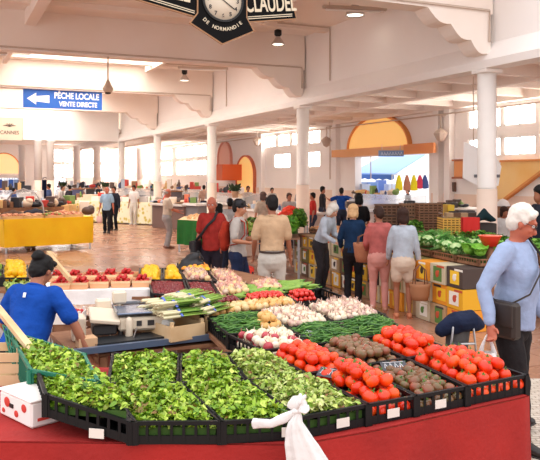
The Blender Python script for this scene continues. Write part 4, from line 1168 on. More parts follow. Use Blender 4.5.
wo = [O_(M_wonion, .036), O_(M_wonion, .034), O_(M_wonion, .036), O_(M_ronion, .032)]
pile(wo, Q(r2, r3, 4), ZT+.02, .036, 'white or red onion in the crate beside the small tomatoes', 'onion', 'onions in the white onion crate', 2, .03, lat=1.9)
M_bean = mat('bean_green', (70, 120, 44), .45, island=[(34, 80, 20), (64, 116, 34), (100, 146, 56), (44, 96, 26)])
def beans(q, zc, rise, n, label, m=None, L=.13, rad=.006, name='green_beans', cat='beans', base=.6):
    q0 = [Vector((p[0], p[1], 0)) for p in q]; q = inset_quad(q0, .04); b = MB()
    N = 7; vs = []; fs = []
    def H(s, t): return zc+rise*(max(0, (1-(2*s-1)**2)*(1-(2*t-1)**2)))**.5
    qq = inset_quad(q0, .02)
    for i in range(N):
        for j in range(N): s, t = i/(N-1), j/(N-1); p = bil(qq, s, t); vs.append((p.x, p.y, H(s, t)-.015))
    for i in range(N-1):
        for j in range(N-1): fs.append((i*N+j, (i+1)*N+j, (i+1)*N+j+1, i*N+j+1))
    b.add(vs, fs, True); o = b.build(name, mat('bean_core', (48, 82, 30), .8)); tag(o, label, cat, None, 'stuff')
    lv = MB()
    for _ in range(n):
        s, t = random.random(), random.random(); p = bil(q, s, t); z = H(s, t)+random.uniform(-.01, .02); a = random.gauss(base, .6)
        d = Vector((math.cos(a), math.sin(a), random.uniform(-.15, .15)))*L*.5; c = Vector((p.x, p.y, z)); k = Vector((-d.y, d.x, .05))*random.uniform(-.25, .25)
        lv.tube([c-d, c+k, c+d], [rad*.7, rad, rad*.6], 5)
    l = lv.build('pods', m or M_bean, o); l['kind'] = 'stuff'; return o
beans(Q(r2, r3, 5), ZR-.03, .06, 230, 'loose green beans behind the brown tomatoes')
beans(Q(r2, r3, 6), ZR-.03, .06, 230, 'loose green beans at the stall edge near the garlic')
beans(Q(r3, r4, 4), ZR-.03, .06, 260, 'loose green beans between cream onions and yellow onions')
half = [bil(Q(r3, r4, 4), .55, .02), bil(Q(r3, r4, 4), .98, .02), bil(Q(r3, r4, 4), .98, .42), bil(Q(r3, r4, 4), .55, .42)]
pile([O_(M_yonion, .036)], half, ZR-.02, .036, 'yellow onion on the green beans', 'onion', 'yellow onions over the beans', 2)
ga = [gourd('garlic_head', M_garlic, .032, .75, 8, .06, M_garlic, .03, dip=0, n=16), gourd('garlic_head', M_wonion, .034, .8, 8, .05, M_garlic, .03, dip=0, n=16)]
pile(ga, Q(r3, r4, 6), ZT+.03, .033, 'whitish garlic head in the crate at the stall edge', 'garlic', 'garlic at the stall edge', 2, .05, lat=1.95)
pile(ga+wo[:1], Q(r3, r4, 5), ZT+.03, .033, 'garlic head or small white bulb in the crate beside the yellow onions', 'garlic', 'garlic beside the yellow onions', 2, .03, lat=1.95)
pile([O_(M_yonion, .036), O_(mat('onion_cream', (230, 198, 144), .4, var=.08, scale=20), .038)], [bil(Q(r4, r5, 4), 0, 0), bil(Q(r4, r5, 5), 1, 0), bil(Q(r4, r5, 5), 1, .5), bil(Q(r4, r5, 4), 0, .5)], ZT+.03, .037, 'cream onion in the row between beans and red fruit', 'onion', 'cream onions', 2, .03)
q5 = Q(r4, r5, 5); q4 = Q(r4, r5, 4); q6 = Q(r4, r5, 6)
pile([gourd('cherry_tomato', M_pepr, .022, .9, dip=.05, n=10)], [bil(q5, .1, .55), bil(q5, .95, .55), bil(q5, .95, .98), bil(q5, .1, .98)], ZR-.03, .022, 'small red tomato behind the cream onions', 'tomato', 'small tomatoes behind the cream onions', 2, .02)
pile([gourd('cherry_tomato', M_cherry, .024, .9, dip=.05, n=10)], [bil(q4, .3, .55), bil(q4, .98, .55), bil(q4, .98, .98), bil(q4, .3, .98)], ZR-.03, .024, 'dark red fruit behind the cream onions', 'fruit', 'dark fruit behind the cream onions', 2, .01)
pile([gourd('cherry_tomato', M_pepr, .024, .9, dip=.05, n=10)], [bil(q6, .05, .5), bil(q6, .6, .5), bil(q6, .6, .95), bil(q6, .05, .95)], ZR-.05, .024, 'bright red small tomato in the crate at the side edge', 'tomato', 'small tomatoes at the side edge', 2, .03)
# white box, green netted crate, wooden pole, wooden crate at the left end
qb = [P(16, 402, ZR), P(45, 432, ZR), P(92, 420, ZR), P(62, 388, ZR)]
wb = empty('foam_box', (-1.20, 3.78, ZT), D(46), 'white foam box with red print propping the tilted crate at the left end', 'box')
Mf = mat('foam_white', (244, 238, 232), .6)
MB().box((0, 0, .065), (.30, .34, .13), bev=.012).build('box_body', Mf, wb)
MB().box((0, 0, .135), (.31, .35, .012), bev=.004).build('box_rim', Mf, wb)
M_prt = mat('print_red', (206, 62, 50), .6)
for (y_, z_, r_) in ((-.10, .09, .026), (-.02, .045, .022), (.08, .085, .032), (.12, .035, .016)):
    b = MB(); b.ball((-.152, y_, z_), (.003, r_, r_*.8), 12, 8); b.build('red_print', M_prt, wb)
for (x_, z_) in ((-.08, .04), (.03, .06)):
    b = MB(); b.box((x_, -.172, z_), (.07, .003, .015)); b.build('red_print', M_prt, wb)
b = MB(); b.box((-.153, .03, .075), (.005, .035, .02)); b.build('hand_hole', M_black, wb)
M_gc = mat('crate_green', (24, 110, 84), .5)
qg = [P(26, 369, 1.0), P(101, 379, 1.0), P(80, 353, 1.0), P(8, 340, 1.0)]
qg = [Vector((p.x, p.y, 0)) for p in qg]
qg = [Vector((-1.42, 4.16, 0)), Vector((-.98, 3.99+.0, 0)), Vector((-1.02, 4.62, 0)), Vector((-1.62, 4.72, 0))]
qg = [P(30, 369, 1.05), P(99, 381, 1.05), P(84, 353, 1.05), P(8, 330, 1.05)]
crate(qg, 'green plastic crate of salad leaves behind the tilted black crate', z0=ZT+.04, h=.18, m=M_gc, name='green_crate')
heap(qg, ZT+.17, .05, 1800, G_leaf, 'green salad leaves in the green plastic crate', base=ZT+.16)
wp = MB(); a, b_ = W(-4, 5.0, ZV(306, 5.0)), W(38, 4.25, ZV(358, 4.25)); wp.bar(a, b_, .045, .03); o = wp.build('wooden_pole', M_wood); tag(o, 'pale wooden slat leaning over the green crate', 'wooden slat')
# green net panel rising at the left of the green crate
nt_ = MB()
A, B, C_, D_ = W(3, 4.75, ZV(325, 4.75)), W(34, 4.35, ZV(350, 4.35)), W(22, 4.35, ZV(374, 4.35)), W(12, 4.4, ZV(362, 4.4))
for k in range(7): nt_.tube([A.lerp(B, k/6), D_.lerp(C_, k/6)], .006, 4)
for k in range(5): nt_.tube([A.lerp(D_, k/4), B.lerp(C_, k/4)], .006, 4)
o = nt_.build('green_net', M_gc); tag(o, 'green plastic mesh panel at the green crate\'s end', 'mesh panel')
def slat_crate(loc, rz, w, d, h, label, m=None, group=None, n=3):
    m = m or M_wood; r = empty('wooden_crate', loc, rz, label, 'crate', group)
    MB().box((0, 0, .006), (w, d, .012)).build('crate_floor', m, r)
    for s in (-1, 1):
        b = MB()
        for k in range(n): b.box((0, s*(d/2-.005), h*(k+.5)/n), (w, .009, h/n*.8))
        b.build('crate_side', m, r)
        b = MB()
        for k in range(n): b.box((s*(w/2-.005), 0, h*(k+.5)/n), (.009, d-.02, h/n*.8))
        b.build('crate_end', m, r)
    for sx in (-1, 1):
        for sy in (-1, 1): b = MB(); b.box((sx*(w/2-.02), sy*(d/2-.02), h/2+.01), (.025, .025, h+.02)); b.build('corner_post', m, r)
    return r
slat_crate(Vector((-1.68, 4.45, ZT)), D(4), .36, .30, .20, 'wooden slatted crate at the left picture edge on the red cloth')

# price boards
def price(u, v, y, rz, label, w=.13, lean=1.0):
    p = W(u, y, ZV(v, y)); r = empty('price_board', p, rz, label, 'price board')
    M = Matrix.Rotation(-lean, 4, 'X')
    MB().box((0, 0, 0), (w, .004, .07), M).build('slate', mat('slate_dark', (52, 54, 62), .4), r)
    b = MB()
    for k in range(4):
        b.tube([(-w*.38+k*w*.2, -.004, -.015), (-w*.34+k*w*.2, -.004, .018), (-w*.26+k*w*.2, -.004, -.012)], .003, 4)
    b.tube([(-w*.4, -.004, .026), (w*.4, -.004, .026)], .002, 4)
    o = b.build('chalk_marks', mat('chalk', (226, 228, 232), .7), r); o.rotation_euler.x = -lean
    b = MB(); b.tube([(0, .01, -.02), (0, .02, -.12)], .004, 5); b.build('stake', M_steel, r)
price(330, 373, 4.12, D(-35), 'chalked slate price board between the two tomato piles', .15)
price(394, 366, 4.30, D(12), 'chalked slate price board in front of the second-row tomatoes', .16)
price(309, 334, 5.2, D(-45), 'small pale price board by the white onions', .1)
price(440, 393, 3.95, D(25), 'low chalked price board by the corner crate', .07) if False else None
# knotted white bag hanging on the front edge
kb = empty('knotted_bag', W(295, 3.30, ZV(405, 3.30)), 0, 'white plastic bag knotted to the front of the stall above the red cloth', 'bag')
Mb = mat('bag_plastic_240', (240, 238, 236), .35, trans=.15, bump=.4, bscale=20)
def pleat(pts, prof, n, np_, amp, name, parent, solid=.0):
    b = MB(); vs = []; fs = []
    for j, (p, (rx, ry)) in enumerate(zip(pts, prof)):
        for k in range(n):
            a = 2*PI*k/n; f = 1+amp*math.sin(np_*a+j*.35)+amp*.5*math.sin((np_*2+1)*a-j*.6)
            vs.append((p[0]+rx*f*math.cos(a), p[1]+ry*f*math.sin(a), p[2]))
    for j in range(len(pts)-1):
        for k in range(n): fs.append((j*n+k, (j+1)*n+k, (j+1)*n+(k+1) % n, j*n+(k+1) % n))
    b.add(vs, fs, True); return b.build(name, Mb, parent)
pleat([(.005, -.045, .0), (.01, -.05, -.03), (.0, -.055, -.06), (.01, -.055, -.10), (.03, -.055, -.16), (.06, -.055, -.25), (.09, -.055, -.34), (.10, -.055, -.40)],
      [(.010, .008), (.016, .012), (.028, .016), (.045, .018), (.065, .022), (.085, .026), (.10, .03), (.06, .02)], 48, 6, .16, 'bag_body', kb)
b = MB()
for k, (dx, dz, L_) in enumerate(((.0, 1, .06), (.6, .8, .075), (1, .25, .06), (-.5, .9, .045), (.9, .6, .055), (.3, 1, .08))):
    dy = .35*math.sin(k*2.1); d = Vector((dx, dy, dz)).normalized(); o_ = Vector((.002, -.045, -.008))
    b.tube([o_, o_+d*L_*.45, o_+d*L_*.8+Vector((0, 0, -.004)), o_+d*L_], [(.009, .006), (.024, .010), (.030, .008), (.018, .005)], 10, side=(math.cos(k), math.sin(k), .2))
o = b.build('gathered_top', Mb, kb); soften(o, .0045, 1, .016)
b = MB(); b.tube([(.0, -.045, -.015), (-.05, -.045, -.045), (-.11, -.045, -.07), (-.19, -.045, -.07)], [(.012, .012), (.022, .010), (.020, .008), (.024, .006)], 10, side=(0, 0, 1)); o = b.build('tied_handle', Mb, kb); soften(o, .005, 2, .014)
b = MB(); b.ball((.004, -.048, -.012), (.022, .018, .016), 12, 8); o = b.build('knot', Mb, kb); soften(o, .005, 2, .01)

# ---------------------------------------------------------------- scale counter
ZK = .80
kA, kB = P(62, 353, ZK), P(246, 332, ZK); kd = (kB-kA).normalized(); kn_ = Vector((-kd.y, kd.x, 0)); krz = math.atan2(kd.y, kd.x)
polyK = [tuple(p.xy) for p in (kA+kd*.06, kB-kd*.28, kB-kd*.28+kn_*.75, kA+kd*.06+kn_*.75)]
table(polyK, ZK, 'wooden counter with a steel edge carrying the weighing scale', [tuple((kA+kd*.1+kn_*.1).xy), tuple((kB-kd*.4+kn_*.1).xy), tuple((kA+kd*.1+kn_*.6).xy), tuple((kB-kd*.4+kn_*.6).xy)], M_wood2)
kt = MB(); kt.bar(kA-kn_*.02+Vector((0, 0, .0)), kB-kd*.28-kn_*.02, .04, .045); o = kt.build('edge_rail', mat('steel_blue', (120, 140, 170), .3, metal=.6)); tag(o, 'blue-grey steel rail along the front edge of the scale counter', 'rail')
b = MB(); b.prism([tuple((kA+kd*.25+kn_*.03).xy), tuple((kA+kd*1.0+kn_*.03).xy), tuple((kA+kd*1.0+kn_*.25).xy), tuple((kA+kd*.25+kn_*.25).xy)], ZK+.001, ZK+.03); o = b.build('drip_tray', mat('tray_dark', (40, 42, 44), .4)); tag(o, 'flat black tray under the front of the scale', 'tray')
sc_ = empty('weighing_scale', kA+kd*.58+kn_*.30, krz-D(10), 'beige market weighing scale with grey pan and printer beside the stallholder', 'scale')
sc_.scale = (1.15, 1.1, 1.15)
M_bei = mat('scale_beige', (226, 208, 184), .45); M_pan = mat('scale_pan', (112, 124, 146), .25, metal=.5); M_sd = mat('scale_dark', (50, 46, 46), .5)
b = MB(); b.box((.10, .06, .10), (.34, .30, .09), bev=.015); b.build('scale_body', M_bei, sc_)
b = MB(); b.box((.10, .06, .175), (.36, .33, .014), bev=.005); b.build('weighing_pan', M_pan, sc_)
b = MB()
for x, y_ in ((.10, .30), (.28, .06), (-.08, .06)): b.box((x, .06+(y_-.06), .187), (.34 if y_ > .1 else .01, .01 if y_ > .1 else .33, .02))
b.build('pan_rim', mat('steel_pan', (160, 166, 176), .3, metal=.7), sc_)
for x, w_ in ((.07, .035), (.15, .045)):
    b = MB(); b.box((x, -.093, .105), (w_, .008, .035)); b.build('display', M_sd, sc_)
b = MB(); b.tube([(.0, -.10, .01), (.0, -.10, .13)], .026, 12); b.build('front_post', M_bei, sc_)
b = MB(); b.box((-.18, .02, .13), (.20, .26, .03), Matrix.Rotation(D(8), 4, 'Y') @ Matrix.Rotation(D(10), 4, 'X'), bev=.006); b.build('keyboard', M_bei, sc_)
b = MB(); b.box((-.16, .02, .07), (.16, .2, .07), bev=.01); b.build('keyboard_stand', M_sd, sc_)
b = MB(); b.box((-.33, .0, .085), (.09, .17, .16), bev=.01); b.build('printer', M_bei, sc_)
b = MB(); b.box((-.15, .17, .20), (.11, .09, .09), bev=.012); b.build('printer_head', M_bei, sc_)
b = MB(); b.box((-.03, .24, .24), (.10, .07, .09), bev=.012); b.build('customer_display', M_bei, sc_)
b = MB(); b.tube([(-.15, .18, .02), (-.15, .17, .16)], .02, 8); b.tube([(-.03, .24, .02), (-.03, .24, .2)], .018, 8); b.build('display_post', M_bei, sc_)
for x in (-.05, .25):
    for y_ in (-.05, .2): b = MB(); b.tube([(x, y_, .012), (x, y_, .06)], .018, 8); b.build('foot', M_sd, sc_)
b = MB(); b.tube([(-.30, -.09, .03), (-.24, -.2, .012), (-.1, -.22, .012), (.02, -.16, .02), (.05, -.12, .08)], .004, 5); b.build('cable', mat('cable_grey', (140, 130, 124), .5), sc_)
bx_ = empty('cardboard_box', kA+kd*.30+kn_*.07, krz, 'small brown cardboard box by the stallholder\'s hand', 'box')
b = MB(); b.box((-.10, .02, .04), (.14, .12, .08), bev=.004); b.build('box_body', mat('cardboard', (206, 164, 124), .8), bx_)
# tuft of white plastic bags on the counter
tb = empty('plastic_bag', P(166, 336, ZK), 0, 'bunch of white plastic bags on the counter beside the leek crate', 'bag')
b = MB()
b.tube([(0, 0, .03), (.01, 0, .10), (-.01, 0, .17), (.02, 0, .23)], [(.04, .035), (.055, .045), (.035, .03), (.03, .025)], 12, side=(1, 0, 0)); b.tube([(0, 0, .15), (-.05, 0, .21)], .022, 8); b.tube([(.0, 0, .14), (.06, 0, .17)], .02, 8)
o = b.build('bag_body', Mb, tb); soften(o, .007, 2, .03)
# board leaning between salad and counter
b = MB(); b.bar(P(100, 349, .74), P(236, 338, .74), .22, .02); o = b.build('wooden_board', M_wood2); o.location.y -= .1; tag(o, 'brown wooden board lying below the scale counter rail', 'board')
b = MB(); 
for p in (P(110, 349, .74), P(225, 339, .74)): b.box((p.x, p.y-.1, .365), (.05, .05, .73))
b.build('leg', M_wood2, o)
# ---------------------------------------------------------------- leeks on two wooden crates
def lcrate(u0, v0, u1, v1, z, dep, label):
    a, b_ = P(u0, v0, z), P(u1, v1, z); d = (b_-a); nrm = Vector((-d.y, d.x, 0)).normalized()
    c = (a+b_)/2+nrm*dep/2
    return slat_crate(Vector((c.x, c.y, ZK+.001)), math.atan2(d.y, d.x), d.length, dep, z-ZK, label, n=1), a, d, nrm
c1 = lcrate(171, 326, 205, 321, .93, .62, 'pale wooden crate under the leek bundles beside the white bags')
c2 = lcrate(206.5, 319, 234, 314, .93, .62, 'pale wooden crate under the leek bundles beside the beans')
M_leek = mat('leek_green', (110, 150, 60), .5, island=[(66, 112, 28), (112, 152, 46), (148, 176, 70), (90, 132, 38)]); M_leekw = mat('leek_white', (214, 204, 164), .5)
def leek_bundle(loc, rz, label, n=9, L=.36, rad=.012, W2=.13):
    r = empty('leek_bundle', loc, rz, label, 'leeks', 'leek bundles')
    wts = MB(); gr = MB(); rt = MB()
    for k in range(n):
        y = (k/(n-1)-.5)*W2 if n > 1 else 0; z = random.uniform(.0, .05); x0 = random.uniform(-.02, .02)
        wts.tube([(-L*.5+x0, y, z+.015), (-L*.12+x0, y*.9, z+.015)], [rad, rad*.9], 7)
        for s in (-1, 0, 1):
            gr.tube([(-L*.14+x0, y*.9, z+.015), (L*.2+x0, y+s*.012, z+.02), (L*.5+x0+random.uniform(-.04, .04), y+s*.03, z+.015+abs(s)*.006)], [(rad*.9, rad*.7), (rad*1.1, rad*.35), (rad*.6, rad*.15)], 6, side=(0, 1, 0))
        for s in range(3):
            rt.tube([(-L*.5+x0, y, z+.015), (-L*.56+x0, y+random.uniform(-.012, .012), z+random.uniform(0, .02))], .002, 4)
    wts.build('leek_white_part', M_leekw, r); gr.build('leek_leaves', M_leek, r); rt.build('roots', M_root, r)
    b = MB(); b.tube([(-.05, -W2*.5-.01, .03), (-.05, 0, .075), (-.05, W2*.5+.01, .03)], (.012, .003), 6); b.build('tie', mat('rubber_tie', (90, 110, 200), .5), r)
    return r
(_, a, d, nn) = c1; dn = d.normalized(); rz = math.atan2(d.y, d.x)
i = 0
for (t, zz) in ((.09, .03), (.26, .03), (.43, .03), (.17, .09), (.34, .09)):
    i += 1; leek_bundle(a+dn*(d.length*.55)+nn*t+Vector((0, 0, zz)), rz-D(4), 'bundle of leeks with white ends toward the scale, on the crate beside the white bags')
(_, a, d, nn) = c2; dn = d.normalized(); rz = math.atan2(d.y, d.x)
for (t, zz) in ((.07, .03), (.22, .03), (.37, .03), (.52, .03), (.15, .09), (.32, .09), (.47, .09)):
    leek_bundle(a+dn*(d.length*.38)+nn*t+Vector((0, 0, zz)), rz+D(16), 'bundle of leeks with spread green tops on the crate beside the beans', n=10)
# ---------------------------------------------------------------- back table with cherries, garlic, lemons
ZS = .86
pB = [P(120, 296, ZS), P(240, 300, ZS), P(330, 290, ZS), P(225, 268, ZS), P(130, 266, ZS)]
table([tuple(p.xy) for p in pB], ZS-.002, 'back stall table of lemons, cherries and onions', [tuple(P(130, 293, ZS).xy), tuple(P(310, 290, ZS).xy), tuple(P(225, 272, ZS).xy), tuple(P(140, 270, ZS).xy)])
zs = ZS+.10
def PQ(*uv): return [P(u, v, zs) for u, v in uv]
def c3(q, label): crate(q, label, z0=ZS, h=.10, m=M_crate2)
qc1 = PQ((152, 293), (190, 296), (184, 280), (148, 279)); qc2 = PQ((192, 296), (222, 296), (212, 281), (186, 280)); 
c3(qc1, 'black crate of dark cherries behind the leeks'); c3(qc2, 'black crate of dark cherries next to the pink onions')
ch = gourd('cherry', M_cherry, .022, .95, dip=.1, n=9)
pile([ch], qc1, zs-.05, .024, 'dark red cherry in the crate behind the leeks', 'cherry', 'cherries behind the leeks', 1, .03, lat=1.8)
pile([ch], qc2, zs-.05, .024, 'dark red cherry in the crate next to the pink onions', 'cherry', 'cherries next to the pink onions', 1, .03, lat=1.8)
VN = ['allium', 'allium', 'onion_bulb', 'onion_bulb']  # the four back crates all hold pale garlic and onions
qo = [PQ((187, 279), (216, 279), (206, 269), (180, 269)), PQ((218, 281), (246, 284), (232, 273), (208, 271)), PQ((226, 294), (262, 290), (250, 283), (216, 284)), PQ((264, 290), (290, 286), (276, 279), (248, 281))]
qo = [PQ((186, 279.5), (215, 281), (206, 271), (180, 270.5)), PQ((217, 281.5), (247, 284), (232, 274), (208, 271.5)), PQ((219, 296), (254, 293.5), (246, 285), (211, 282.5)), PQ((256, 293.5), (288, 289), (272, 281), (248, 285))]
for i, (q, lb) in enumerate(zip(qo, ('behind the cherries', 'behind the shopper\'s jeans', 'in front of the jeans', 'nearest the white trousers'))):
    c3(q, 'black crate of pale onions '+lb)
    pile([O_(M_pinkonion, .034, .02, VN[i]), O_(M_garlic, .032, .03, VN[i]), O_(mat('onion_cream', (230, 198, 144), .4), .034, .02, VN[i])], q, zs-.06, .034, 'pale pinkish %s in the crate ' % VN[i]+lb, VN[i], 'pale %s ' % VN[i]+lb, 2, .02, lat=2.0)
ql = [PQ((136, 280), (162, 279.5), (162, 268), (140, 268)), PQ((163, 279), (185, 279), (179, 268), (163.5, 268))]
lem = [gourd('lemon', M_lemon, .036, 1.2, dip=0, tip=.25, n=10)]
for q, lb in zip(ql, ('beside the strawberries', 'beside the black bag')):
    c3(q, 'black crate of lemons '+lb); pile(lem, q, zs-.07, .037, 'yellow lemon in the crate '+lb, 'lemon', 'lemons '+lb, 2, .0, tilt=1.5, lat=1.9)
qr = PQ((180, 269.5), (212, 270.5), (205, 263), (178, 262.5)); c3(qr, 'black crate of mixed orange fruit by the black bag')
pile([gourd('orange', M_orng, .038, .95, n=10, dip=.02), gourd('orange', M_lemon, .036, .95, n=10, dip=.02)], qr, zs-.04, .038, 'orange or yellow round fruit by the black bag', 'fruit', 'orange fruit by the black bag', 1, .03)
# light green courgettes between cherries and red fruit
M_courg = mat('courgette_pale', (150, 182, 76), .4, rgb2=(108, 150, 50), scale=10)
def courg():
    b = MB(); b.tube([(-.09, 0, 0), (-.03, 0, .004), (.05, .006, .002), (.095, .012, 0)], [.014, .020, .021, .012], 9); o = b.build('courgette', M_courg)
    c = MB(); c.tube([(.1, .012, 0), (.125, .016, .004)], .007, 6); c.build('stem', M_calyx, o); return o
cg = courg()
qz = [[P(236, 299, ZR), P(282, 293.5, ZR), P(262, 287.5, ZR), P(222, 292, ZR)], [P(285, 293, ZR), P(320, 288, ZR), P(302, 283, ZR), P(264, 287, ZR)]]
for q, lb in zip(qz, ('behind the dark fruit', 'at the far corner of the side table')):
    crate(q, 'black crate of pale green courgettes '+lb, z0=ZT+.0)
    q_ = inset_quad([Vector((p.x, p.y, 0)) for p in q], .05)
    for L in range(2):
        for k in range(34 if L else 14):
            s, t = random.random(), random.random(); p = bil(q_, s, t)
            put(cg, (p.x, p.y, ZR-.03+.035*L+.03*(1-(2*s-1)**2)), (random.uniform(-.2, .2), random.uniform(-.15, .15), random.gauss(.5, .35)), random.uniform(.9, 1.15), 'pale green courgette in the crate '+lb, 'courgette', 'courgettes '+lb)
table([tuple(p.xy) for p in (P(236, 300, ZT), P(330, 292, ZT), P(322, 283.5, ZT), P(222, 289.5, ZT))], ZT-.004, 'small table under the courgette crates', [tuple(P(240, 297, ZT).xy), tuple(P(318, 290, ZT).xy)]) if False else None
# black bag on the back of the stall
bb = empty('bin_bag', W(187, 8.95, .86), 0, 'black crumpled bag standing behind the lemons', 'bag')
b = MB(); b.tube([(-.12, 0, .04), (0, 0, .07), (.12, 0, .12)], [(.10, .07), (.13, .09), (.10, .08)], 12, side=(0, 1, 0)); b.tube([(.0, 0, .12), (.12, 0, .24)], [.09, .05], 10); o = b.build('bag_body', mat('bag_black', (26, 26, 30), .5, bump=.6, bscale=12), bb); soften(o, .02, 2, .06)
b = MB(); b.tube([(.06, 0, .18), (.14, 0, .30), (.20, 0, .20)], .012, 6); b.build('handle', mat('bag_black', (26, 26, 30)), bb)
st2 = MB(); st2.box((0, 0, .43), (.5, .35, .86)); o = st2.build('stool_box', mat('dark_box', (70, 60, 56), .7), None, W(187, 9.05, 0)); tag(o, 'dark upright box under the black bag behind the stall', 'box')
# ---------------------------------------------------------------- strawberry table under a white cloth
ZW = .93
pS = [P(50, 291, ZW), P(152, 289, ZW), P(128, 275, ZW), P(40, 275, ZW)]
table([tuple(p.xy) for p in pS], ZW-.012, 'table under the white cloth carrying strawberry punnets', [tuple(P(66, 289, ZW).xy), tuple(P(136, 287, ZW).xy), tuple(P(126, 276.5, ZW).xy), tuple(P(52, 277, ZW).xy)])
mb = MB(); mb.prism([tuple(p.xy) for p in pS], ZW-.010, ZW-.002); cloth_skirt(mb, [p.xy+Vector((0, -.005)) for p in pS[:2]]+[pS[2].xy], ZW-.14, ZW-.004, amp=.012, wl=.3)
o = mb.build('white_cloth', mat('cloth_white', (246, 242, 238), .8, bump=.2, bscale=20)); tag(o, 'white cloth over the strawberry table', 'tablecloth')
M_pun = mat('punnet_wood', (226, 170, 126), .7)
st_ = gourd('strawberry', M_straw, .020, 1.15, dip=0, tip=.1, n=8)
def punnet(u, v, lab):
    p = P(u, v, ZW); r = empty('punnet', (p.x, p.y, ZW), D(random.uniform(-6, 10)), 'wooden punnet of strawberries '+lab, 'punnet', 'strawberry punnets')
    w_, d_, h_ = .20, .26, .07
    b = MB(); vs = []
    for s, z in ((.92, 0), (1, h_), (.96, h_), (.88, .008)):
        vs += [(-w_/2*s, -d_/2*s, z), (w_/2*s, -d_/2*s, z), (w_/2*s, d_/2*s, z), (-w_/2*s, d_/2*s, z)]
    fs = [(3, 2, 1, 0), (12, 13, 14, 15)]
    for j in range(3):
        for k in range(4): fs.append((j*4+k, j*4+(k+1) % 4, (j+1)*4+(k+1) % 4, (j+1)*4+k))
    b.add(vs, fs); b.build('punnet_body', M_pun, r)
    b = MB(); b.box((0, -d_/2*.985, h_*.8), (w_, .006, .02)); b.build('punnet_rim', M_wood, r)
    q = [Vector((p.x-w_*.42, p.y-d_*.42, 0)), Vector((p.x+w_*.42, p.y-d_*.42, 0)), Vector((p.x+w_*.42, p.y+d_*.42, 0)), Vector((p.x-w_*.42, p.y+d_*.42, 0))]
    pile([st_], q, ZW+h_-.035, .022, 'red strawberry in the punnet '+lab, 'strawberry', 'strawberries '+lab, 2, .03, lat=1.85, tilt=1.2, lay=1.2)
for u, v, lab in ((62, 288, 'at the near corner by the stallholder'), (81, 287.5, 'second along the near edge'), (101, 286.5, 'third along the near edge'), (122, 286, 'fourth along the near edge'), (142, 285.5, 'at the cloth corner beside the lemons'),
                  (58, 280.5, 'behind the corner punnet'), (75, 280.5, 'in the back row second along'), (92, 280, 'in the back row third along'), (110, 279.5, 'in the back row fourth along'), (127, 279, 'in the back row beside the lemons')):
    punnet(u, v, lab)
# crates and clutter inside the stall
for (u, v, z, w_, d_, h_, lb, m_) in ((78, 318, .52, .5, .35, .2, 'wooden crate under the strawberry table, beside the blue t-shirt', M_wood2), (112, 318, .5, .5, .35, .22, 'brown crate under the white-clothed table', mat('crate_redbrown', (128, 56, 40), .7)),
                        (140, 300, .60, .45, .35, .2, 'light crate under the white cloth by the scale', M_wood)):
    p = P(u, v, z); c = slat_crate(Vector((p.x, p.y, z-h_)), D(8), w_, d_, h_, lb, m_)
    b = MB(); b.box((0, 0, -(z-h_)/2-.0), (w_*.96, d_*.96, (z-h_))); b.build('crate_stand', m_, c)
pt = P(70, 311, .78); c = slat_crate(Vector((pt.x, pt.y, .68)), D(5), .26, .3, .1, 'white tray of strawberries beside the blue t-shirt sleeve', mat('tray_white', (236, 228, 220), .6), n=1)
q = [Vector((pt.x-.12, pt.y-.13, 0)), Vector((pt.x+.12, pt.y-.13, 0)), Vector((pt.x+.12, pt.y+.13, 0)), Vector((pt.x-.12, pt.y+.13, 0))]
pile([st_], q, .745, .021, 'red strawberry in the white tray beside the blue sleeve', 'strawberry', 'strawberries in the white tray', 1, .02, lat=2)
b = MB(); b.box((0, 0, -.34), (.24, .28, .68)); b.build('crate_stand', M_wood2, c)
# left end of the back table: greens and lemons beyond the stallholder
pL = [W(-30, 7.6, 0), W(44, 7.6, 0), W(34, 9.0, 0), W(-30, 9.0, 0)]
table([tuple(p.xy) for p in pL], .88, 'back table beyond the stallholder at the left edge', [(-2.4, 7.8), (-2.45, 8.8), (-2.9, 7.8)])
ql_ = [P(3, 277.5, .98), P(28, 277.5, .98), P(27, 265, .98), P(3, 265, .98)]; crate(ql_, 'black crate of lemons beyond the stallholder', z0=.88, h=.10, m=M_crate2)
pile(lem, ql_, .93, .037, 'yellow lemon in the crate beyond the stallholder', 'lemon', 'lemons beyond the stallholder', 2, .04, tilt=1.5)
ql_ = [P(-22, 278, .98), P(1.5, 277.5, .98), P(1.5, 264, .98), P(-22, 264, .98)]; crate(ql_, 'black crate of herbs at the left edge beyond the stallholder', z0=.88, h=.10, m=M_crate2)
heap(ql_, .97, .08, 300, G_leaf, 'green herbs in the crate at the left edge', size=.06, name='herb_leaves', base=.98, cat='herbs')
ql_ = [P(4, 291, .93), P(40, 288, .93), P(38, 280, .93), P(3, 280, .93)]
heap(ql_, .90, .03, 160, G_leaf2, 'pale leafy greens at the table edge beyond the stallholder', size=.06, name='herb_leaves', base=.99, cat='herbs')
# loose poles behind the stallholder's head
b = MB(); b.bar(W(48, 7.9, ZV(253, 7.9)), W(70, 7.2, ZV(279, 7.2)), .03, .05); b.bar(W(56, 8.6, ZV(256, 8.6)), W(50, 9.0, ZV(252, 9)), .03, .03); o = b.build('wooden_pole', M_wood); tag(o, 'pale wooden pole slanting behind the stallholder\'s hair bun', 'pole')
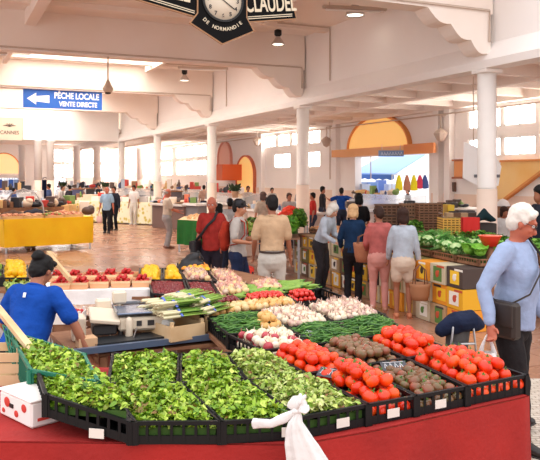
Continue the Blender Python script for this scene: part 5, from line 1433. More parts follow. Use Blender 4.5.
# ================================================================ OTHER STALLS
def simple_box(name, loc, size, rz, m, label, cat, group=None, bev=.01):
    r = MB().box((0, 0, size[2]/2), size, bev=bev).build(name, m, None, loc, rz); return tag(r, label, cat, group)
def draped(name, pts, z0, z1, m, label, amp=.02, wl=.5, table_label=None, legs=True):
    mb = MB(); mb.prism(pts, z1-.012, z1); path = [Vector(p) for p in pts]+[Vector(pts[0])]
    cloth_skirt(mb, path, z0, z1-.004, amp=amp, wl=wl, seg=.08)
    o = mb.build(name, m); tag(o, label, 'tablecloth')
    if table_label: table([tuple(Vector(p)) for p in pts], z1-.016, table_label, [(pts[i][0]*.94+sum(p[0] for p in pts)/len(pts)*.06, pts[i][1]*.94+sum(p[1] for p in pts)/len(pts)*.06) for i in range(len(pts))])
    return o
def lumps(q, z, n, cols, label, r=.05, name='produce_heap', kind='stuff', cat='produce', h=.06, elong=1.0):
    b = MB(); q = [Vector((p[0], p[1], 0)) for p in q]
    for _ in range(n):
        s, t = random.uniform(.04, .96), random.uniform(.04, .96); p = bil(q, s, t); rr = r*random.uniform(.7, 1.2)
        zz = z+rr*.5+h*(1-(2*s-1)**2)*(1-(2*t-1)**2)
        b.ball((0, 0, 0), (rr*elong, rr, rr*.8), 8, 6, Matrix.Translation((p.x, p.y, zz)) @ Matrix.Rotation(random.uniform(0, 6), 4, 'Z') @ Matrix.Rotation(random.uniform(-.4, .4), 4, 'Y'))
    m = mat('lump_'+'_'.join(str(c[0])+str(c[1]) for c in cols), cols[0], .6, island=cols if len(cols) > 1 else cols*2)
    # underlying mound
    b.add([(p.x, p.y, z) for p in q]+[((p+(sum(q, Vector())/4-p)*.3).x, (p+(sum(q, Vector())/4-p)*.3).y, z+h*.8+.01) for p in q], [(4, 5, 6, 7), (0, 1, 5, 4), (1, 2, 6, 5), (2, 3, 7, 6), (3, 0, 4, 7)])
    o = b.build(name, m); return tag(o, label, cat, None, kind)
def greens(q, z, h, n, label, m=None, size=.09, name='leafy_greens', cat='greens'):
    return heap(q, z, h, n, m or mat('greens_mid', (80, 140, 50), .55, island=[(34, 84, 22), (74, 130, 36), (120, 166, 56), (52, 108, 28)]), label, size=size, name=name, base=z+HR-.012, cat=cat)
# ---- yellow-draped stall
M_yel = mat('cloth_yellow', (255, 206, 16), .75, rgb2=(252, 194, 8), scale=2, bump=.2, bscale=15)
y0, y1 = 19.4, 20.9
pA, pB_ = W(4, y0), W(93, y1); dY = (pB_-pA).normalized(); nY = Vector((-dY.y, dY.x, 0))
ptsY = [tuple((pA).xy), tuple(pB_.xy), tuple((pB_+nY*1.5).xy), tuple((pA+nY*1.5).xy)]
draped('tablecloth', ptsY, .17, .93, M_yel, 'bright yellow cloth draped over the long stall at the left', .03, .9, 'long trestle table under the bright yellow cloth')
for (u, v, w_, h_, c, lb) in ((12, 214, .6, .12, (70, 60, 62), 'dark cloth bundle at the left end of the yellow table'), (42, 211, .5, .22, (60, 62, 76), 'black and navy bundle in the middle of the yellow table'),
                              (52, 213, .45, .15, (50, 46, 50), 'second dark bundle beside the navy one on the yellow table'), (20, 210, .4, .2, (110, 84, 70), 'brown folded goods on the yellow table'),
                              (82, 213, .35, .14, (200, 150, 110), 'tan goods at the right end of the yellow table')):
    t = (u-4)/89; p = pA.lerp(pB_, t)+nY*.7; b = MB()
    b.tube([(-w_/2, 0, h_*.4), (0, 0, h_*.55), (w_/2, 0, h_*.4)], [(h_*.45, .2), (h_*.55, .25), (h_*.4, .18)], 10, side=(0, 0, 1)); o = b.build('cloth_bundle', cloth('bundle_%d_%d' % c[:2], c), None, Vector((p.x, p.y, .93)), math.atan2(dY.y, dY.x)); soften(o, .03, 2, .05); tag(o, lb, 'goods')
for k, (t, cols, lb) in enumerate(((.10, [(214, 150, 110), (190, 120, 90)], 'peach-brown produce at the near left of the yellow table'), (.32, [(206, 140, 100), (224, 170, 130)], 'tan produce at the near edge of the yellow table'),
                                   (.56, [(120, 150, 60), (200, 80, 60), (90, 130, 50)], 'green and red produce on the yellow table'), (.78, [(214, 160, 120), (190, 110, 80)], 'brown produce near the right end of the yellow table'))):
    p = pA.lerp(pB_, t)+nY*.25; wv = dY*.28*1.0
    qd_ = [p-wv-nY*.18, p+wv-nY*.18, p+wv+nY*.2, p-wv+nY*.2]
    crate(qd_, 'low wooden crate on the yellow table, holding '+lb.split(' at ')[0].split(' near ')[0].split(' on ')[0], z0=.93, h=.08, m=M_wood, name='wooden_crate', solid=True)
    lumps(qd_, 1.0, 60, cols, lb, .04, h=.03)
    p2 = p+nY*.75; qd2 = [p2-wv-nY*.18, p2+wv-nY*.18, p2+wv+nY*.2, p2-wv+nY*.2]
    lumps(qd2, .93, 50, list(reversed(cols))+[(230, 200, 150)], 'back-row heap behind the '+lb.split(' at ')[0].split(' near ')[0].split(' on ')[0]+' on the yellow table', .06, h=.10)
greens([pA.lerp(pB_, .5)+nY*.5, pA.lerp(pB_, .62)+nY*.5, pA.lerp(pB_, .62)+nY*.8, pA.lerp(pB_, .5)+nY*.8], .95, .12, 70, 'green herbs in the middle of the yellow table', size=.08)
b = MB(); c = pA.lerp(pB_, .12)+nY*1.2
b.tube([c+Vector((-.05, 0, .9)), c+Vector((.05, 0, 1.3)), c+Vector((.28, 0, 1.62)), c+Vector((.6, 0, 1.74)), c+Vector((.95, 0, 1.62)), c+Vector((1.15, 0, 1.3)), c+Vector((1.2, 0, .9))], .022, 8); o = b.build('hoop', mat('hoop_grey', (170, 166, 166), .4)); tag(o, 'pale grey hoop arching over the left end of the yellow table', 'hoop')
# ---- long pale patterned stall and counters behind
def patterned():
    m = mat('cloth_patterned', (238, 232, 196), .8)
    nt = m.node_tree; b = nt.nodes['Principled BSDF']; t = nt.nodes.new('ShaderNodeTexCoord'); v = nt.nodes.new('ShaderNodeTexVoronoi'); v.inputs['Scale'].default_value = 5
    r = nt.nodes.new('ShaderNodeValToRGB'); e = r.color_ramp.elements; e[0].color = (*lin((206, 190, 90)), 1); e[1].color = (*lin((240, 234, 204)), 1); e[0].position = .25; e[1].position = .45
    nt.links.new(t.outputs['Object'], v.inputs['Vector']); nt.links.new(v.outputs['Distance'], r.inputs[0]); nt.links.new(r.outputs[0], b.inputs['Base Color']); return m
a, b_ = W(72, 33.5), W(152, 31.0)
dd_ = (b_-a).normalized(); nn_ = Vector((-dd_.y, dd_.x, 0))
draped('tablecloth', [tuple(a.xy), tuple(b_.xy), tuple((b_+nn_*1.1).xy), tuple((a+nn_*1.1).xy)], .05, .98, patterned(), 'pale yellow-flowered cloth on the long stall behind the walkers', .02, .6, 'long table under the pale flowered cloth')
for k in range(10):
    t = .05+.1*k; p = a.lerp(b_, t)+nn_*.5; c = random.choice([(236, 226, 214), (214, 180, 140), (90, 80, 84), (222, 200, 176), (200, 190, 190)])
    w_, h_ = random.uniform(.35, .6), random.uniform(.12, .3)
    simple_box('goods_box', Vector((p.x, p.y, .98)), (w_, .5, h_), math.atan2(dd_.y, dd_.x), mat('goods_%d_%d' % c[:2], c, .6), ['cream box', 'tan box', 'low carton', 'pale carton', 'squat box', 'goods box', 'tray box', 'pale tray', 'small carton', 'end box'][k]+' on the flowered stall cloth, number %s from its left end' % ['first', 'second', 'third', 'fourth', 'fifth', 'sixth', 'seventh', 'eighth', 'ninth', 'tenth'][k].replace('number ', ''), 'box', 'goods on the flowered stall')
def counter(u0, y0, u1, y1, z, body, topc, label, over=.0, cat='counter', dep=1.1, glass=False):
    a, b_ = W(u0, y0), W(u1, y1); d = (b_-a); L = d.length; c = (a+b_)/2; rz = math.atan2(d.y, d.x); nn = Vector((-d.y, d.x, 0)).normalized(); c = c+nn*dep/2
    r = empty('display_counter', (c.x, c.y, 0), rz, label, cat)
    MB().box((0, 0, z*.46), (L, dep*.85, z*.92), bev=.02).build('counter_body', mat('ct_%d_%d_%d' % body, body, .5), r)
    MB().box((0, -.02, z*.96), (L+.04, dep, z*.08), bev=.01).build('countertop', mat('ct_%d_%d_%d' % topc, topc, .35), r)
    if glass:
        g = MB(); g.prism([(-dep/2, z), (-dep/2+.05, z+.28), (dep*.2, z+.42), (dep/2, z+.42), (dep/2, z)], -L/2, L/2, Matrix.Rotation(PI/2, 4, 'Z') @ Matrix.Rotation(PI/2, 4, 'X'))
        g.build('glass_hood', mat('glass_pale', (236, 238, 238), .1, alpha=.35), r)
        b = MB(); 
        for k in range(int(L/.12)): b.ball((-L/2+.1+k*.12, random.uniform(-.25, .3), z+.05), (.07, .06, .05), 8, 5)
        o = b.build('displayed_goods', mat('fishgoods', (220, 196, 186), .5, island=[(226, 206, 196), (190, 150, 140), (236, 226, 220), (170, 160, 168)]), r); o['kind'] = 'stuff'
    return r
counter(150, 29.5, 182, 28, 1.0, (110, 84, 76), (206, 196, 190), 'dark brown fronted counter with grey top behind the lone beige-shirted person', dep=1.2)
counter(183, 28.1, 196, 27.5, 1.05, (120, 116, 118), (226, 222, 220), 'grey steel counter between the green-draped stall and the column', dep=1.2)
counter(108, 38.5, 160, 37, 1.05, (236, 232, 230), (246, 244, 242), 'long white glass-topped fish counter behind the all-white person', dep=1.0, glass=True)
counter(162, 36.5, 212, 33.5, 1.05, (240, 230, 224), (246, 244, 242), 'white glass-topped counter left of the third column', dep=1.0, glass=True)
counter(55, 42, 106, 41, 1.05, (216, 196, 182), (240, 236, 232), 'cream counter beneath the far cross beam', dep=1.0, glass=True)
counter(-10, 36, 30, 35, 1.0, (200, 200, 214), (240, 238, 236), 'pale blue-grey counter at the far left', dep=1.0, glass=True)
counter(214, 31, 244, 28, 1.0, (226, 206, 192), (240, 232, 226), 'cream counter between column and small arch', dep=1.0, glass=True)
counter(246, 25.5, 300, 22.5, .95, (222, 200, 186), (236, 230, 224), 'pale counter behind the leafy produce', dep=1.0)
def screen(u, y, w_, h_, z, c, label):
    p = W(u, y, z); r = empty('produce_screen', p, HALL*0, label, 'stand')
    MB().box((0, 0, h_/2), (w_, .3, h_), bev=.02).build('panel', mat('scr_%d' % c[0], c, .6), r)
    MB().box((0, 0, h_+.03), (w_+.1, .36, .06)).build('top_board', M_wood2, r)
    b = MB()
    for x in (-w_*.45, w_*.45): b.box((x, 0, -z/2), (.06, .2, z))
    b.build('leg', M_wood2, r)
screen(91, 35, .42, .34, 1.15, (50, 46, 50), 'dark display box on the far stall left of the walkers')
screen(78, 36, .5, .3, 1.15, (80, 84, 120), 'blue-grey display box beside the dark display box')
screen(176, 30.5, .5, .3, 1.15, (90, 80, 84), 'small dark appliance above the brown counter')
# tall greenery pots on the far counters
for (u, v, y, lb) in ((63, 176, 40, 'dark leafy pot plant below the cross beam'), (105, 181, 39, 'thin potted plant behind the walkers'), (235, 196, 27, 'leafy pot plant by the small arch')):
    p = W(u, y, 0); z = 1.3
    r = empty('potted_plant', (p.x, p.y, z), 0, lb, 'plant')
    MB().lathe([(.1, 0), (.15, .25), (.13, .25), (0, .2)], 12).build('pot', mat('pot_tan', (180, 140, 110), .7), r)
    b = MB()
    for k in range(40):
        a_ = random.uniform(0, 6.28); b.tube([(0, 0, .2), (.10*math.cos(a_), .10*math.sin(a_), random.uniform(.3, .45)), (.24*math.cos(a_), .24*math.sin(a_), random.uniform(.2, .55))], [(.01, .01), (.05, .008), (.01, .004)], 6)
    b.build('foliage', mat('plant_dark', (44, 66, 36), .7), r)
    MB().box((0, 0, -z/2), (.4, .4, z)).build('pedestal', M_wall, r)
# blue clothing rail in the far arch opening
for i, (u, c) in enumerate(((0, (60, 90, 170)), (6, (230, 230, 240)), (11, (70, 110, 190)), (16, (150, 170, 210)), (20, (40, 60, 120)), (40, (60, 90, 160)), (45, (30, 44, 90)))):
    y = 56 if u < 30 else 46; p = W(u, y, 1.0)
    b = MB(); b.tube([(-.15, 0, 1.6), (0, 0, 1.72), (.15, 0, 1.6)], .02, 5); b.box((0, 0, .95), (.36, .12, 1.2), bev=.03); o = b.build('hanging_garment', cloth('garm_%d_%d' % c[:2], c), None, Vector((p.x, p.y, .35)))
    tag(o, ['deep blue', 'white', 'blue', 'pale blue', 'navy', 'blue striped', 'dark navy'][i]+' garment hanging '+('in the far arched opening' if u < 30 else 'by the far posts')+', place %s along the rail' % ['one', 'two', 'three', 'four', 'five', 'six', 'seven'][i], 'garment', 'far hanging garments')
b = MB(); b.tube([W(-6, 56, 2.06), W(24, 56, 2.06)], .02, 6); b.tube([W(37, 46, 2.06), W(48, 46, 2.06)], .02, 6)
for p in (W(-6, 56, 0), W(24, 56, 0), W(37, 46, 0), W(48, 46, 0)): b.tube([p, p+Vector((0, 0, 2.06))], .02, 6)
tag(b.build('garment_rail', M_steel), 'steel rail holding the far blue garments', 'rail')
# ---- green-draped box stall beside the lone person
M_gcl = mat('cloth_green', (30, 120, 44), .75, var=.2, scale=3, bump=.3, bscale=14)
a, b_ = W(178, 19.9), W(199, 19.4)
dg_ = (b_-a).normalized(); ng = Vector((-dg_.y, dg_.x, 0))
gp = [a, b_, b_+ng*.5+dg_*1.2, a+ng*.9+dg_*.2]; gp = [a, b_, b_+ng*.9, a+ng*.9]
draped('tablecloth', [tuple(p.xy) for p in gp], .22, .90, M_gcl, 'green cloth draped round the small stall beside the lone beige-shirted person', .04, .35, 'small table under the green cloth')
lumps([a, b_, b_+ng*.8, a+ng*.8], .9, 60, [(236, 180, 120), (240, 200, 150), (220, 150, 90)], 'orange-tan produce on the green-draped stall', .05, h=.10)
a2, b2 = b_+dg_*.02, b_+dg_*1.6
counter(200, 20.0, 232, 18.5, .9, (232, 212, 196), (240, 226, 214), 'pale low table extending right from the green-draped stall', dep=.9)
lumps([W(200, 20.2), W(232, 18.7), W(232, 19.5), W(200, 21)], .9, 90, [(236, 190, 140), (226, 160, 110), (240, 220, 180)], 'tan produce on the pale low table behind the bald shopper', .05, h=.08)
b = simple_box('folding_sign', W(158, 22.5, 0), (.3, .2, .12), 0, mat('dark_box', (70, 60, 56)), 'x', 'box') if False else None
# ---- leafy stall beyond the beige-shirted person
yA = 14.6
def stall_block(u0, u1, y0, y1, z, body, label):
    pts = [W(u0, y0), W(u1, y0), W(u1, y0)+Vector((0, y1-y0, 0)), W(u0, y0)+Vector((0, y1-y0, 0))]
    table([tuple(p.xy) for p in pts], z, label, [tuple((p*.96+(pts[0]+pts[2])/2*.04).xy) for p in pts], mat('tb_%d' % body[0], body, .7)); return pts
pts = stall_block(238, 300, 14.4, 17.2, .85, (150, 110, 84), 'table of leafy greens behind the beige-shirted shopper')
def gq(u0, u1, ya, yb): return [W(u0, ya), W(u1, ya), W(u1, yb), W(u0, yb)]
greens(gq(243, 258, 14.6, 15.6), .93, .14, 160, 'pale green leafy heap left of the beige-shirted shopper', G_leaf2, .10)
greens(gq(246, 262, 15.8, 16.9), .95, .16, 140, 'mid green leafy heap behind the pale greens', size=.10)
greens(gq(281, 299, 14.6, 15.9), .95, .24, 300, 'big bright green leafy heap right of the beige-shirted shopper', mat('greens_bright', (100, 170, 50), .5, island=[(64, 130, 26), (96, 160, 38), (124, 180, 58), (50, 112, 24)]), .12)
greens(gq(292, 306, 16.0, 17.0), .98, .30, 220, 'darker green leafy heap below the red peppers', size=.12)
lumps(gq(278, 304, 18.2, 19.2), .95, 130, [(226, 40, 22), (240, 70, 30), (206, 28, 20)], 'bright red peppers heaped beyond the leafy stall', .07, h=.30, name='red_peppers', cat='peppers')
stall_block(274, 308, 18.0, 19.4, .94, (160, 120, 90), 'table under the red peppers')
crate([W(236, 12.8), W(253, 12.8), W(252, 13.6), W(237, 13.6)], 'low crate of red peppers on the floor beyond the capped shopper', z0=.25, h=.14, m=M_crate2)
lumps([W(236, 12.8), W(253, 12.8), W(252, 13.6), W(237, 13.6)], .33, 60, [(216, 40, 26), (230, 60, 34)], 'red peppers in the low crate beyond the capped shopper', .05, h=.07, name='red_peppers', cat='peppers')
p = W(244.5, 13.2); simple_box('low_pallet', Vector((p.x, p.y, 0)), (.34, .8, .25), 0, M_wood2, 'brown block supporting the low crate of red peppers', 'block')
# wooden crates left of the capped shopper
# ---- the long box stall with women (front line along the aisle)
fl0, fl1 = P(302, 272, 0), P(474, 333, 0)          # foot line
df = (fl1-fl0).normalized(); nf = Vector((df.y, -df.x, 0)) if df.y < 0 else Vector((-df.y, df.x, 0))
nf = Vector((-df.y, df.x, 0))
if nf.x < 0: nf = -nf
Ls = (fl1-fl0).length
SZ = .86
ptsS = [fl0+nf*.03, fl1+nf*.03, fl1+nf*2.6, fl0+nf*2.6]
fm_ = fl0+df*(Ls*.36)
table([tuple(p.xy) for p in (fl0+nf*.22, fl1+nf*.22, fl1+nf*1.9, fm_+nf*1.9, fm_+nf*2.4, fl0+nf*2.4)], SZ-.01, 'long table behind the printed produce boxes', [tuple((fl0+nf*.4+df*.2).xy), tuple((fl1+nf*.4-df*.3).xy), tuple((fl1+nf*1.8-df*.3).xy), tuple((fl0+nf*2.3+df*.3).xy)])
M_card = [mat('carton_tan', (186, 154, 116), .8, var=.15, scale=8), mat('carton_yellow', (226, 168, 30), .7), mat('carton_cream', (204, 190, 160), .7), mat('carton_brown', (112, 80, 58), .8), mat('carton_olive', (124, 112, 60), .8), mat('carton_dark', (74, 60, 54), .8), mat('carton_orange', (232, 150, 40), .7)]
cnm = ['tan', 'yellow', 'cream', 'brown', 'olive', 'dark', 'orange']
M_pr = [mat('print_white', (240, 236, 226), .6), mat('print_yellow', (246, 200, 50), .6), mat('print_green', (90, 130, 60), .6), mat('print_redd', (196, 80, 50), .6), mat('print_black', (60, 50, 46), .6)]
nBox = int(Ls/.40)
random.seed(21)
rzS = math.atan2(df.y, df.x)
rows_ = [(0, .0, .29), (1, .29, .29), (2, .58, .28)]
ords = ['first', 'second', 'third', 'fourth', 'fifth', 'sixth', 'seventh', 'eighth', 'ninth', 'tenth', 'eleventh', 'twelfth', 'thirteenth', 'fourteenth', 'fifteenth', 'sixteenth', 'seventeenth', 'eighteenth', 'nineteenth', 'twentieth']
for (ri, zb, hb_) in rows_:
    for k in range(nBox):
        ci = random.choice([0, 1, 2, 2, 4, 1, 5, 0, 3, 6]); c = fl0+df*(Ls*(k+.5)/nBox)+nf*random.uniform(-.02, .03)
        w_ = Ls/nBox*.96
        r = empty('produce_carton', (c.x, c.y, zb), rzS, '%s printed carton, %s layer of box wall, %s from far end' % (cnm[ci], ['bottom', 'middle', 'top'][ri], ords[k]), 'carton', 'printed cartons of the box wall')
        MB().box((0, 0, hb_/2), (w_, .36, hb_-.008), bev=.004).build('carton_body', M_card[ci], r)
        side = -1 if nf.dot(Vector((-math.sin(rzS), math.cos(rzS), 0))) > 0 else 1
        pi = random.choice([0, 0, 1, 1, 2]); MB().box((random.uniform(-.04, .04), side*.181, hb_*.5), (w_*random.uniform(.4, .6), .004, hb_*random.uniform(.55, .8))).build('printed_panel', M_pr[pi], r)
        f = MB(); f.ball((0, side*.185, hb_*.5), (.045, .006, .05), 12, 8); f.ball((.03, side*.185, hb_*.62), (.025, .006, .02), 10, 6); f.build('printed_fruit', M_pr[random.choice([1, 2, 3, 4])] if pi == 0 else M_pr[random.choice([0, 3, 4])], r)
        f = MB(); f.box((random.uniform(-.1, .1), side*.182, hb_*.88), (w_*.5, .003, hb_*.1)); f.build('printed_band', M_pr[random.choice([1, 3, 4, 0])], r)
random.seed(5)
def sq(t0, t1, n0, n1): return [fl0+df*(Ls*t0)+nf*n0, fl0+df*(Ls*t1)+nf*n0, fl0+df*(Ls*t1)+nf*n1, fl0+df*(Ls*t0)+nf*n1]
tan_ = [(206, 150, 96), (186, 124, 78), (226, 180, 130)]
def kcrate(q, label, h=.10, m=None, z0=SZ+.012): return crate(q, label, z0=z0, h=h, m=m or M_wood2, name='wooden_crate')
for (t0, t1, n0, n1, cols, lb, rr, hh) in ((.01, .10, .15, .7, tan_, 'brown onions at the far end of the box stall', .04, .05), (.11, .21, .15, .75, [(196, 130, 80), (170, 104, 64), (220, 160, 110)], 'potatoes in front of the leaning stallholder', .04, .08),
                                    (.22, .34, .12, .8, [(236, 190, 130), (206, 60, 50), (240, 210, 160), (190, 50, 60)], 'mixed cream and red onions beside the blue-jacketed shopper', .045, .12),
                                    (.01, .16, .9, 1.6, [(196, 110, 70), (150, 60, 50), (220, 160, 110)], 'reddish produce behind the onions', .05, .06), (.20, .40, 1.0, 1.7, [(226, 180, 130), (200, 140, 90)], 'tan produce before the person in black', .05, .06)):
    q = sq(t0, t1, n0, n1); kcrate(q, 'wooden crate of '+lb); lumps(q, SZ+.08, 110, cols, lb, rr, h=hh)
# blue tray
q = sq(.20, .29, 1.75, 2.3); crate(q, 'blue plastic tray behind the leaning stallholder', z0=SZ, h=.28, m=mat('tray_blue', (26, 70, 150), .4), solid=True, name='plastic_tray', cat='tray')
greens(sq(.36, .46, .15, .8), SZ+.10, .08, 140, 'green leaves between the women at the box stall'); kcrate(sq(.36, .46, .15, .8), 'wooden crate of green leaves between the women')
greens(sq(.47, .58, .15, .8), SZ+.10, .10, 160, 'green leaves in front of the person in pale shorts'); kcrate(sq(.47, .58, .15, .8), 'wooden crate of greens before the person in pale shorts')
# fennel / white-green vegetables
M_fen = mat('fennel_white', (226, 232, 196), .5); M_fg = mat('fennel_green', (90, 150, 60), .5)
def veg(kind):
    b = MB()
    if kind == 'fennel':
        b.ball((0, 0, .04), (.05, .04, .05), 12, 8); o = b.build('fennel_bulb', M_fen); g = MB()
        for k in range(7): a_ = random.uniform(-1, 1); g.tube([(0, .0, .07), (.04*a_, .08, .12), (.10*a_, .2, .12+.05*random.random())], [.012, .009, .006], 6)
        for k in range(16): a_ = random.uniform(-1, 1); g.tube([(.06*a_, .14, .13), (.12*a_+random.uniform(-.03, .03), .26, .14+random.uniform(-.02, .05))], .005, 4)
        g.build('fronds', M_fg, o); return o
    if kind == 'lettuce':
        o = MB().ball((0, 0, .06), (.085, .085, .07), 12, 8).build('lettuce_head', mat('lettuce_core', (120, 180, 60), .6)); g = MB()
        for k in range(26):
            a_ = k*2.4; rr = .05+.045*(k/26); M = Matrix.Rotation(a_, 4, 'Z') @ Matrix.Translation((rr, 0, .07+.03*(1-k/26))) @ Matrix.Rotation(-.9+.9*(1-k/26), 4, 'Y')
            g.add([(-.03, -.04, 0), (-.03, .04, 0), (.03, .07, .02), (.06, .03, .035), (.07, 0, .02), (.06, -.03, .035), (.03, -.07, .02)], [(0, 1, 2, 3, 4, 5, 6)], False, M)
        g.build('outer_leaves', mat('lettuce_leaf', (110, 176, 50), .5, island=[(90, 160, 40), (130, 196, 60), (110, 176, 50)]), o); return o
    if kind == 'courgette':
        b.tube([(-.10, 0, .03), (0, 0, .035), (.11, .01, .03)], [.02, .026, .02], 10); o = b.build('courgette', mat('courgette_dark', (60, 110, 50), .35, rgb2=(110, 150, 80), scale=30)); g = MB(); g.tube([(.12, .01, .03), (.15, .012, .035)], .009, 6); g.build('stem', M_fg, o); return o
    if kind == 'cabbage':
        b.ball((0, 0, .07), (.09, .09, .08), 14, 10); o = b.build('cabbage', mat('cabbage', (130, 176, 100), .5, rgb2=(200, 220, 160), scale=14)); g = MB()
        for k in range(8):
            a_ = k*.8; M = Matrix.Rotation(a_, 4, 'Z') @ Matrix.Translation((.075, 0, .05)) @ Matrix.Rotation(-.9, 4, 'Y'); g.add([(-.05, -.05, 0), (-.05, .05, 0), (.03, .08, .015), (.09, 0, .03), (.03, -.08, .015)], [(0, 1, 2, 3, 4)], False, M)
        g.build('outer_leaves', mat('cabbage_leaf', (90, 150, 70), .5), o); return o
VE = {k: veg(k) for k in ('fennel', 'lettuce', 'courgette', 'cabbage')}
def scatter(kind, q, n, label, group, z=SZ+.11, h=.06, s=1.0, rot=None):
    for k in range(n):
        a_, t = (k % max(1, int(n**.5))+random.random())/max(1, int(n**.5)), (k//max(1, int(n**.5))+random.random())/(n/max(1, int(n**.5)))
        p = bil(q, min(.95, max(.05, a_)), min(.95, max(.05, t))); put(VE[kind], (p.x, p.y, z+h*(1-(2*a_-1)**2)*random.random()), (random.uniform(-.3, .3), random.uniform(-.3, .3), rot if rot is not None else random.uniform(0, 6.28)), s*random.uniform(.9, 1.15), label, kind, group)
for (t0, t1, n0, n1, items, lb) in ((.60, .70, .12, .95, [('fennel', 16)], 'beside the woman in pale shorts'), (.705, .80, .12, .95, [('cabbage', 9), ('fennel', 5)], 'in the middle crate of the box stall'), (.805, .90, .12, .95, [('courgette', 14), ('cabbage', 5)], 'in the courgette crate of the box stall'), (.905, .99, .12, .95, [('lettuce', 9)], 'in the crate nearest the pale blue shirt')):
    q = sq(t0, t1, n0, n1); kcrate(q, 'dark wooden crate '+lb)
    b = MB(); c4 = [Vector((p.x, p.y, 0)) for p in inset_quad(q, .03)]; b.prism([tuple(p.xy) for p in c4], SZ+.03, SZ+.10); o = b.build('packing_leaves', G_core); tag(o, 'dark leafy bedding '+lb, 'leaves', None, 'stuff')
    for kd_, n_ in items: scatter(kd_, c4, n_, '%s %s' % ({'fennel': 'white and green fennel bulb', 'cabbage': 'round green cabbage', 'courgette': 'dark green courgette', 'lettuce': 'bright green lettuce head'}[kd_], lb), kd_+' '+lb)
greens(sq(.60, .78, 1.1, 1.8), SZ+.16, .12, 200, 'mid green leaves in the second row of the box stall'); kcrate(sq(.60, .78, 1.1, 1.8), 'wooden crate of mid green leaves, second row', h=.14)
greens(sq(.80, .99, 1.1, 1.8), SZ+.16, .10, 200, 'dark green leaves behind the lettuce heads'); kcrate(sq(.80, .99, 1.1, 1.8), 'wooden crate of dark greens, second row', h=.14)
# wicker crates stacked behind
def stack(u0, u1, v0, v1, y, label, c, nrow, ncol=1, zbase=.0, name='wicker_crate', dep=.5, solid=False, slat=4):
    z0, z1 = ZV(v1, y), ZV(v0, y); w_ = (u1-u0)*y/F/ncol; h_ = (z1-z0)/nrow
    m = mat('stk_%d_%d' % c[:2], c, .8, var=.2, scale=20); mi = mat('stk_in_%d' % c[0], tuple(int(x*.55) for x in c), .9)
    for r_ in range(nrow):
        for k in range(ncol):
            p = W(u0, y)+Vector((w_*(k+.5), dep/2, z0+h_*r_))
            r = empty(name, p, 0, '%s, %s layer%s' % (label, ords[r_] if nrow > 1 else 'single', '' if ncol == 1 else ', %s column' % ords[k]), 'crate', label+' stack')
            b = MB(); b.box((0, 0, h_*.5), (w_*.9, dep*.86, h_*.9)); b.build('inner_block', mi, r)  # solid filler block in a darker copy of the slat colour
            b = MB()
            for j in range(slat): b.box((0, -dep*.47, h_*(j+.5)/slat), (w_*.97, .02, h_/slat*.55)); b.box((w_*.47, 0, h_*(j+.5)/slat), (.02, dep*.94, h_/slat*.55)); b.box((-w_*.47, 0, h_*(j+.5)/slat), (.02, dep*.94, h_/slat*.55))
            for j in range(6): b.box((-w_*.47+w_*.94*j/5, -dep*.48, h_*.5), (.02, .02, h_*.96))
            b.build('slatted_sides', m, r)
    if z0 > .05:
        pts = [W(u0, y)+Vector((0, .02, 0)), W(u1, y)+Vector((0, .02, 0)), W(u1, y)+Vector((0, dep, 0)), W(u0, y)+Vector((0, dep, 0))]
        table([tuple(p.xy) for p in pts], z0-.004, 'bench under the '+label, [tuple((p*.95+(pts[0]+pts[2])/2*.05).xy) for p in pts])
stack(403, 418, 203, 231, 14.6, 'brown wicker crate at the left of the tall pair', (150, 112, 84), 2)
stack(419, 443, 203, 234, 14.2, 'brown wicker crate in the wide tall stack', (142, 100, 72), 3)
stack(377, 402, 204, 228, 15.0, 'dark wicker crate behind the coral cardigan', (130, 96, 74), 2)
stack(443, 464, 218, 240, 13.0, 'yellow slatted crate beside the red cloth', (236, 184, 84), 3, slat=3)
greens([W(404, 13.6), W(424, 13.6), W(424, 14.1), W(404, 14.1)], 1.06, .14, 120, 'green leaves before the wicker crates'); crate([W(404, 13.6), W(424, 13.6), W(424, 14.1), W(404, 14.1)], 'small crate before the wicker crates', z0=.96, h=.1, m=M_wood2, name='wooden_crate')
pts = [W(404, 13.55), W(424, 13.55), W(424, 14.12), W(404, 14.12)]; table([tuple(p.xy) for p in pts], .95, 'small table before the wicker crates', [tuple((p*.95+(pts[0]+pts[2])/2*.05).xy) for p in pts])
# counter top row of small goods at v~205-215
tp = [W(445, 14.3), W(476, 13.9), W(476, 14.8), W(445, 15.2)]
table([tuple(p.xy) for p in tp], 1.28, 'raised shelf table carrying dark trays left of the column', [tuple((p*.95+(tp[0]+tp[2])/2*.05).xy) for p in tp])
for k, (t, c, w_, h_) in enumerate(((.12, (240, 200, 60), .14, .24), (.35, (60, 56, 58), .35, .12), (.65, (90, 84, 84), .3, .14), (.88, (70, 60, 60), .25, .1))):
    p = bil(tp, t, .4); simple_box('goods_box', Vector((p.x, p.y, 1.28)), (w_, .4, h_), 0, mat('gd_%d_%d' % c[:2], c, .6), ['yellow upright packet', 'long black tray', 'grey tray', 'dark brown tray'][k]+' on the raised shelf left of the column', 'tray')
sh_ = [W(446, 13.75), W(475, 13.7), W(475, 14.0), W(446, 14.1)]
for k in range(4):
    p = bil(sh_, (k+.5)/4, .5); 
    simple_box('goods_box', Vector((p.x, p.y, ZV(213, 13.4)-.11)), (.17, .2, .09), 0, M_card[(0, 3, 0, 5)[k]], ['tan', 'brown', 'second tan', 'dark'][k]+' flat box under the raised shelf', 'box')
sh = [W(446, 13.75), W(475, 13.7), W(475, 14.0), W(446, 14.1)]; table([tuple(p.xy) for p in sh], ZV(213, 13.4)-.11, 'lower shelf board under the raised shelf', [tuple((p*.95+(sh[0]+sh[2])/2*.05).xy) for p in sh])
